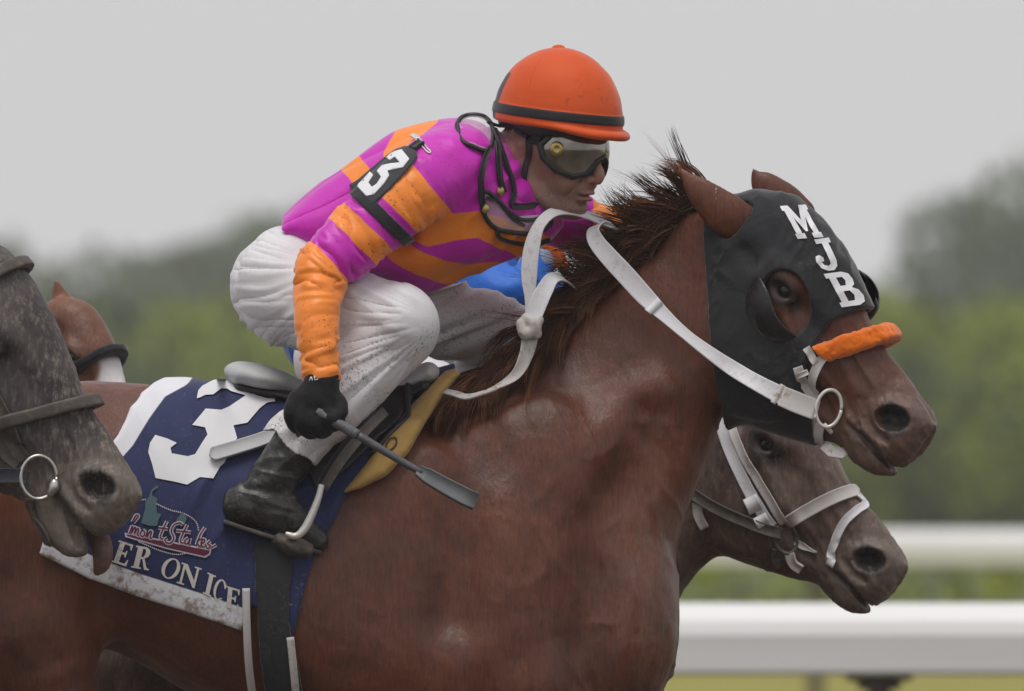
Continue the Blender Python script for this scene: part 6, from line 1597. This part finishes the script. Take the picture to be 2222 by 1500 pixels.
for i, (px, top, dist) in enumerate(FAR):
    h = (CY - top) / (S * DIST) * dist + EYE; k = i % 3; bh = np.percentile(PROTO['t%d' % k][0][0][0][:, 2], 99.6)
    side = 'right' if px > 1500 else 'left' if px < 500 else 'middle'
    place_tree('deciduous_tree', 't%d' % k, X(px, dist), dist - DIST, h / bh, i * 1.7, (FAR_LABEL[i] if i < len(FAR_LABEL) and FAR_LABEL[i] else 'hazy far tree hidden behind the riders or cut by the frame'), 'tree', 'hazy far trees', MAT_LEAF[(2, 0, 2)[k]])
NEAR = [(1940, 640, 300), (2060, 660, 310), (2170, 640, 296), (2290, 660, 305), (2000, 760, 270), (2120, 780, 268), (2230, 800, 272), (1850, 760, 300), (1740, 800, 310), (1620, 840, 300),
        (300, 650, 330), (400, 640, 322), (500, 700, 330), (210, 740, 320), (110, 760, 330), (590, 720, 318), (20, 700, 330), (700, 760, 330), (820, 800, 325), (950, 820, 330), (1080, 830, 322), (1220, 840, 330), (1350, 850, 325), (1480, 850, 318), (-80, 720, 325)]
NEAR_LABEL = ['bright bush just right of the orange noseband', 'bright bush right of the chestnut nose, second from the noseband', 'bright bush near the right edge below the hazy trees', 'bush cut by the right edge below the hazy trees', 'darker bush in front, right of the chestnut nostril', 'darker front bush above the far rail at right', 'darker front bush at the right edge above the far rail', None, None, None,
              'yellow green bush below the round hazy tree at left', 'yellow green bush left of the jockey seat', 'bush under the jockey seat left of his arm', 'bush right of the sorrel ear', None, 'bush behind the orange forearm', None, None, None, None, None, None, None, None, None]
for i, (px, top, dist) in enumerate(NEAR):
    h = (CY - top) / (S * DIST) * dist + EYE; k = i % 3; bh = np.percentile(PROTO['b%d' % k][0][0][0][:, 2], 99.6)
    side = 'right' if px > 1500 else 'left' if px < 700 else 'middle'
    place_tree('bush', 'b%d' % k, X(px, dist), dist - DIST, h / bh, i * 2.1, (NEAR_LABEL[i] or 'green bush mostly hidden behind the horses and riders'), 'bush', 'bushes before the far trees', MAT_LEAF[1] if k != 1 else MAT_LEAF[2])
# hedge behind the farther rail: one clipped row
rs = np.random.RandomState(9)
hn = 9000; hx = rs.uniform(-20, 20, hn); hz = rs.uniform(0, .95, hn); hy = 92 + rs.uniform(-.5, .5, hn)
u = rs.normal(0, 1, (hn, 3)); u /= np.linalg.norm(u, axis=1)[:, None]; b_ = np.cross(u, rs.normal(0, 1, (hn, 3))); b_ /= np.linalg.norm(b_, axis=1)[:, None]
C_ = np.column_stack([hx, hy, hz]); s_ = .07
HVv = np.stack([C_ - u * s_, C_ + b_ * s_ * .6, C_ + u * s_, C_ - b_ * s_ * .6], 1).reshape(-1, 3)
hedge = empty('hedge', (0, 92, 0), 'low dark green hedge seen between the two white rails', 'hedge')
mkobj('foliage', HVv, np.arange(4 * hn).reshape(-1, 4), MAT_LEAF[1], hedge, smooth=False)
tv = merge(*[tube(np.array([(q, 92, 0), (q + .05, 92.05, .4), (q, 92, .85)]), [.03, .02, .008], 5) for q in np.arange(-20, 20, .8)])
mkobj('stems', tv[0], tv[1], MAT_BARK, hedge)

# ------------------------------------------------------------------ misty air
hz_me = bmesh.new(); bmesh.ops.create_cube(hz_me, size=1.0)
for v in hz_me.verts: v.co = Vector((v.co.x * 900, v.co.y * 820 + 350, -1.2 + (v.co.z + .5) * 30))
hm = bpy.data.meshes.new('haze'); hz_me.to_mesh(hm); hz_me.free()
hm_m = bpy.data.materials.new('misty_air'); hm_m.use_nodes = True; nt = hm_m.node_tree; nt.nodes.remove(nt.nodes['Principled BSDF'])
pv = nt.nodes.new('ShaderNodeVolumePrincipled'); pv.inputs['Color'].default_value = (0.985, 0.99, 1.0, 1); pv.inputs['Density'].default_value = 0.0004
nt.links.new(pv.outputs[0], nt.nodes['Material Output'].inputs['Volume']); hm.materials.append(hm_m)
haze = bpy.data.objects.new('haze', hm); COL.objects.link(haze); tag(haze, kind='stuff');
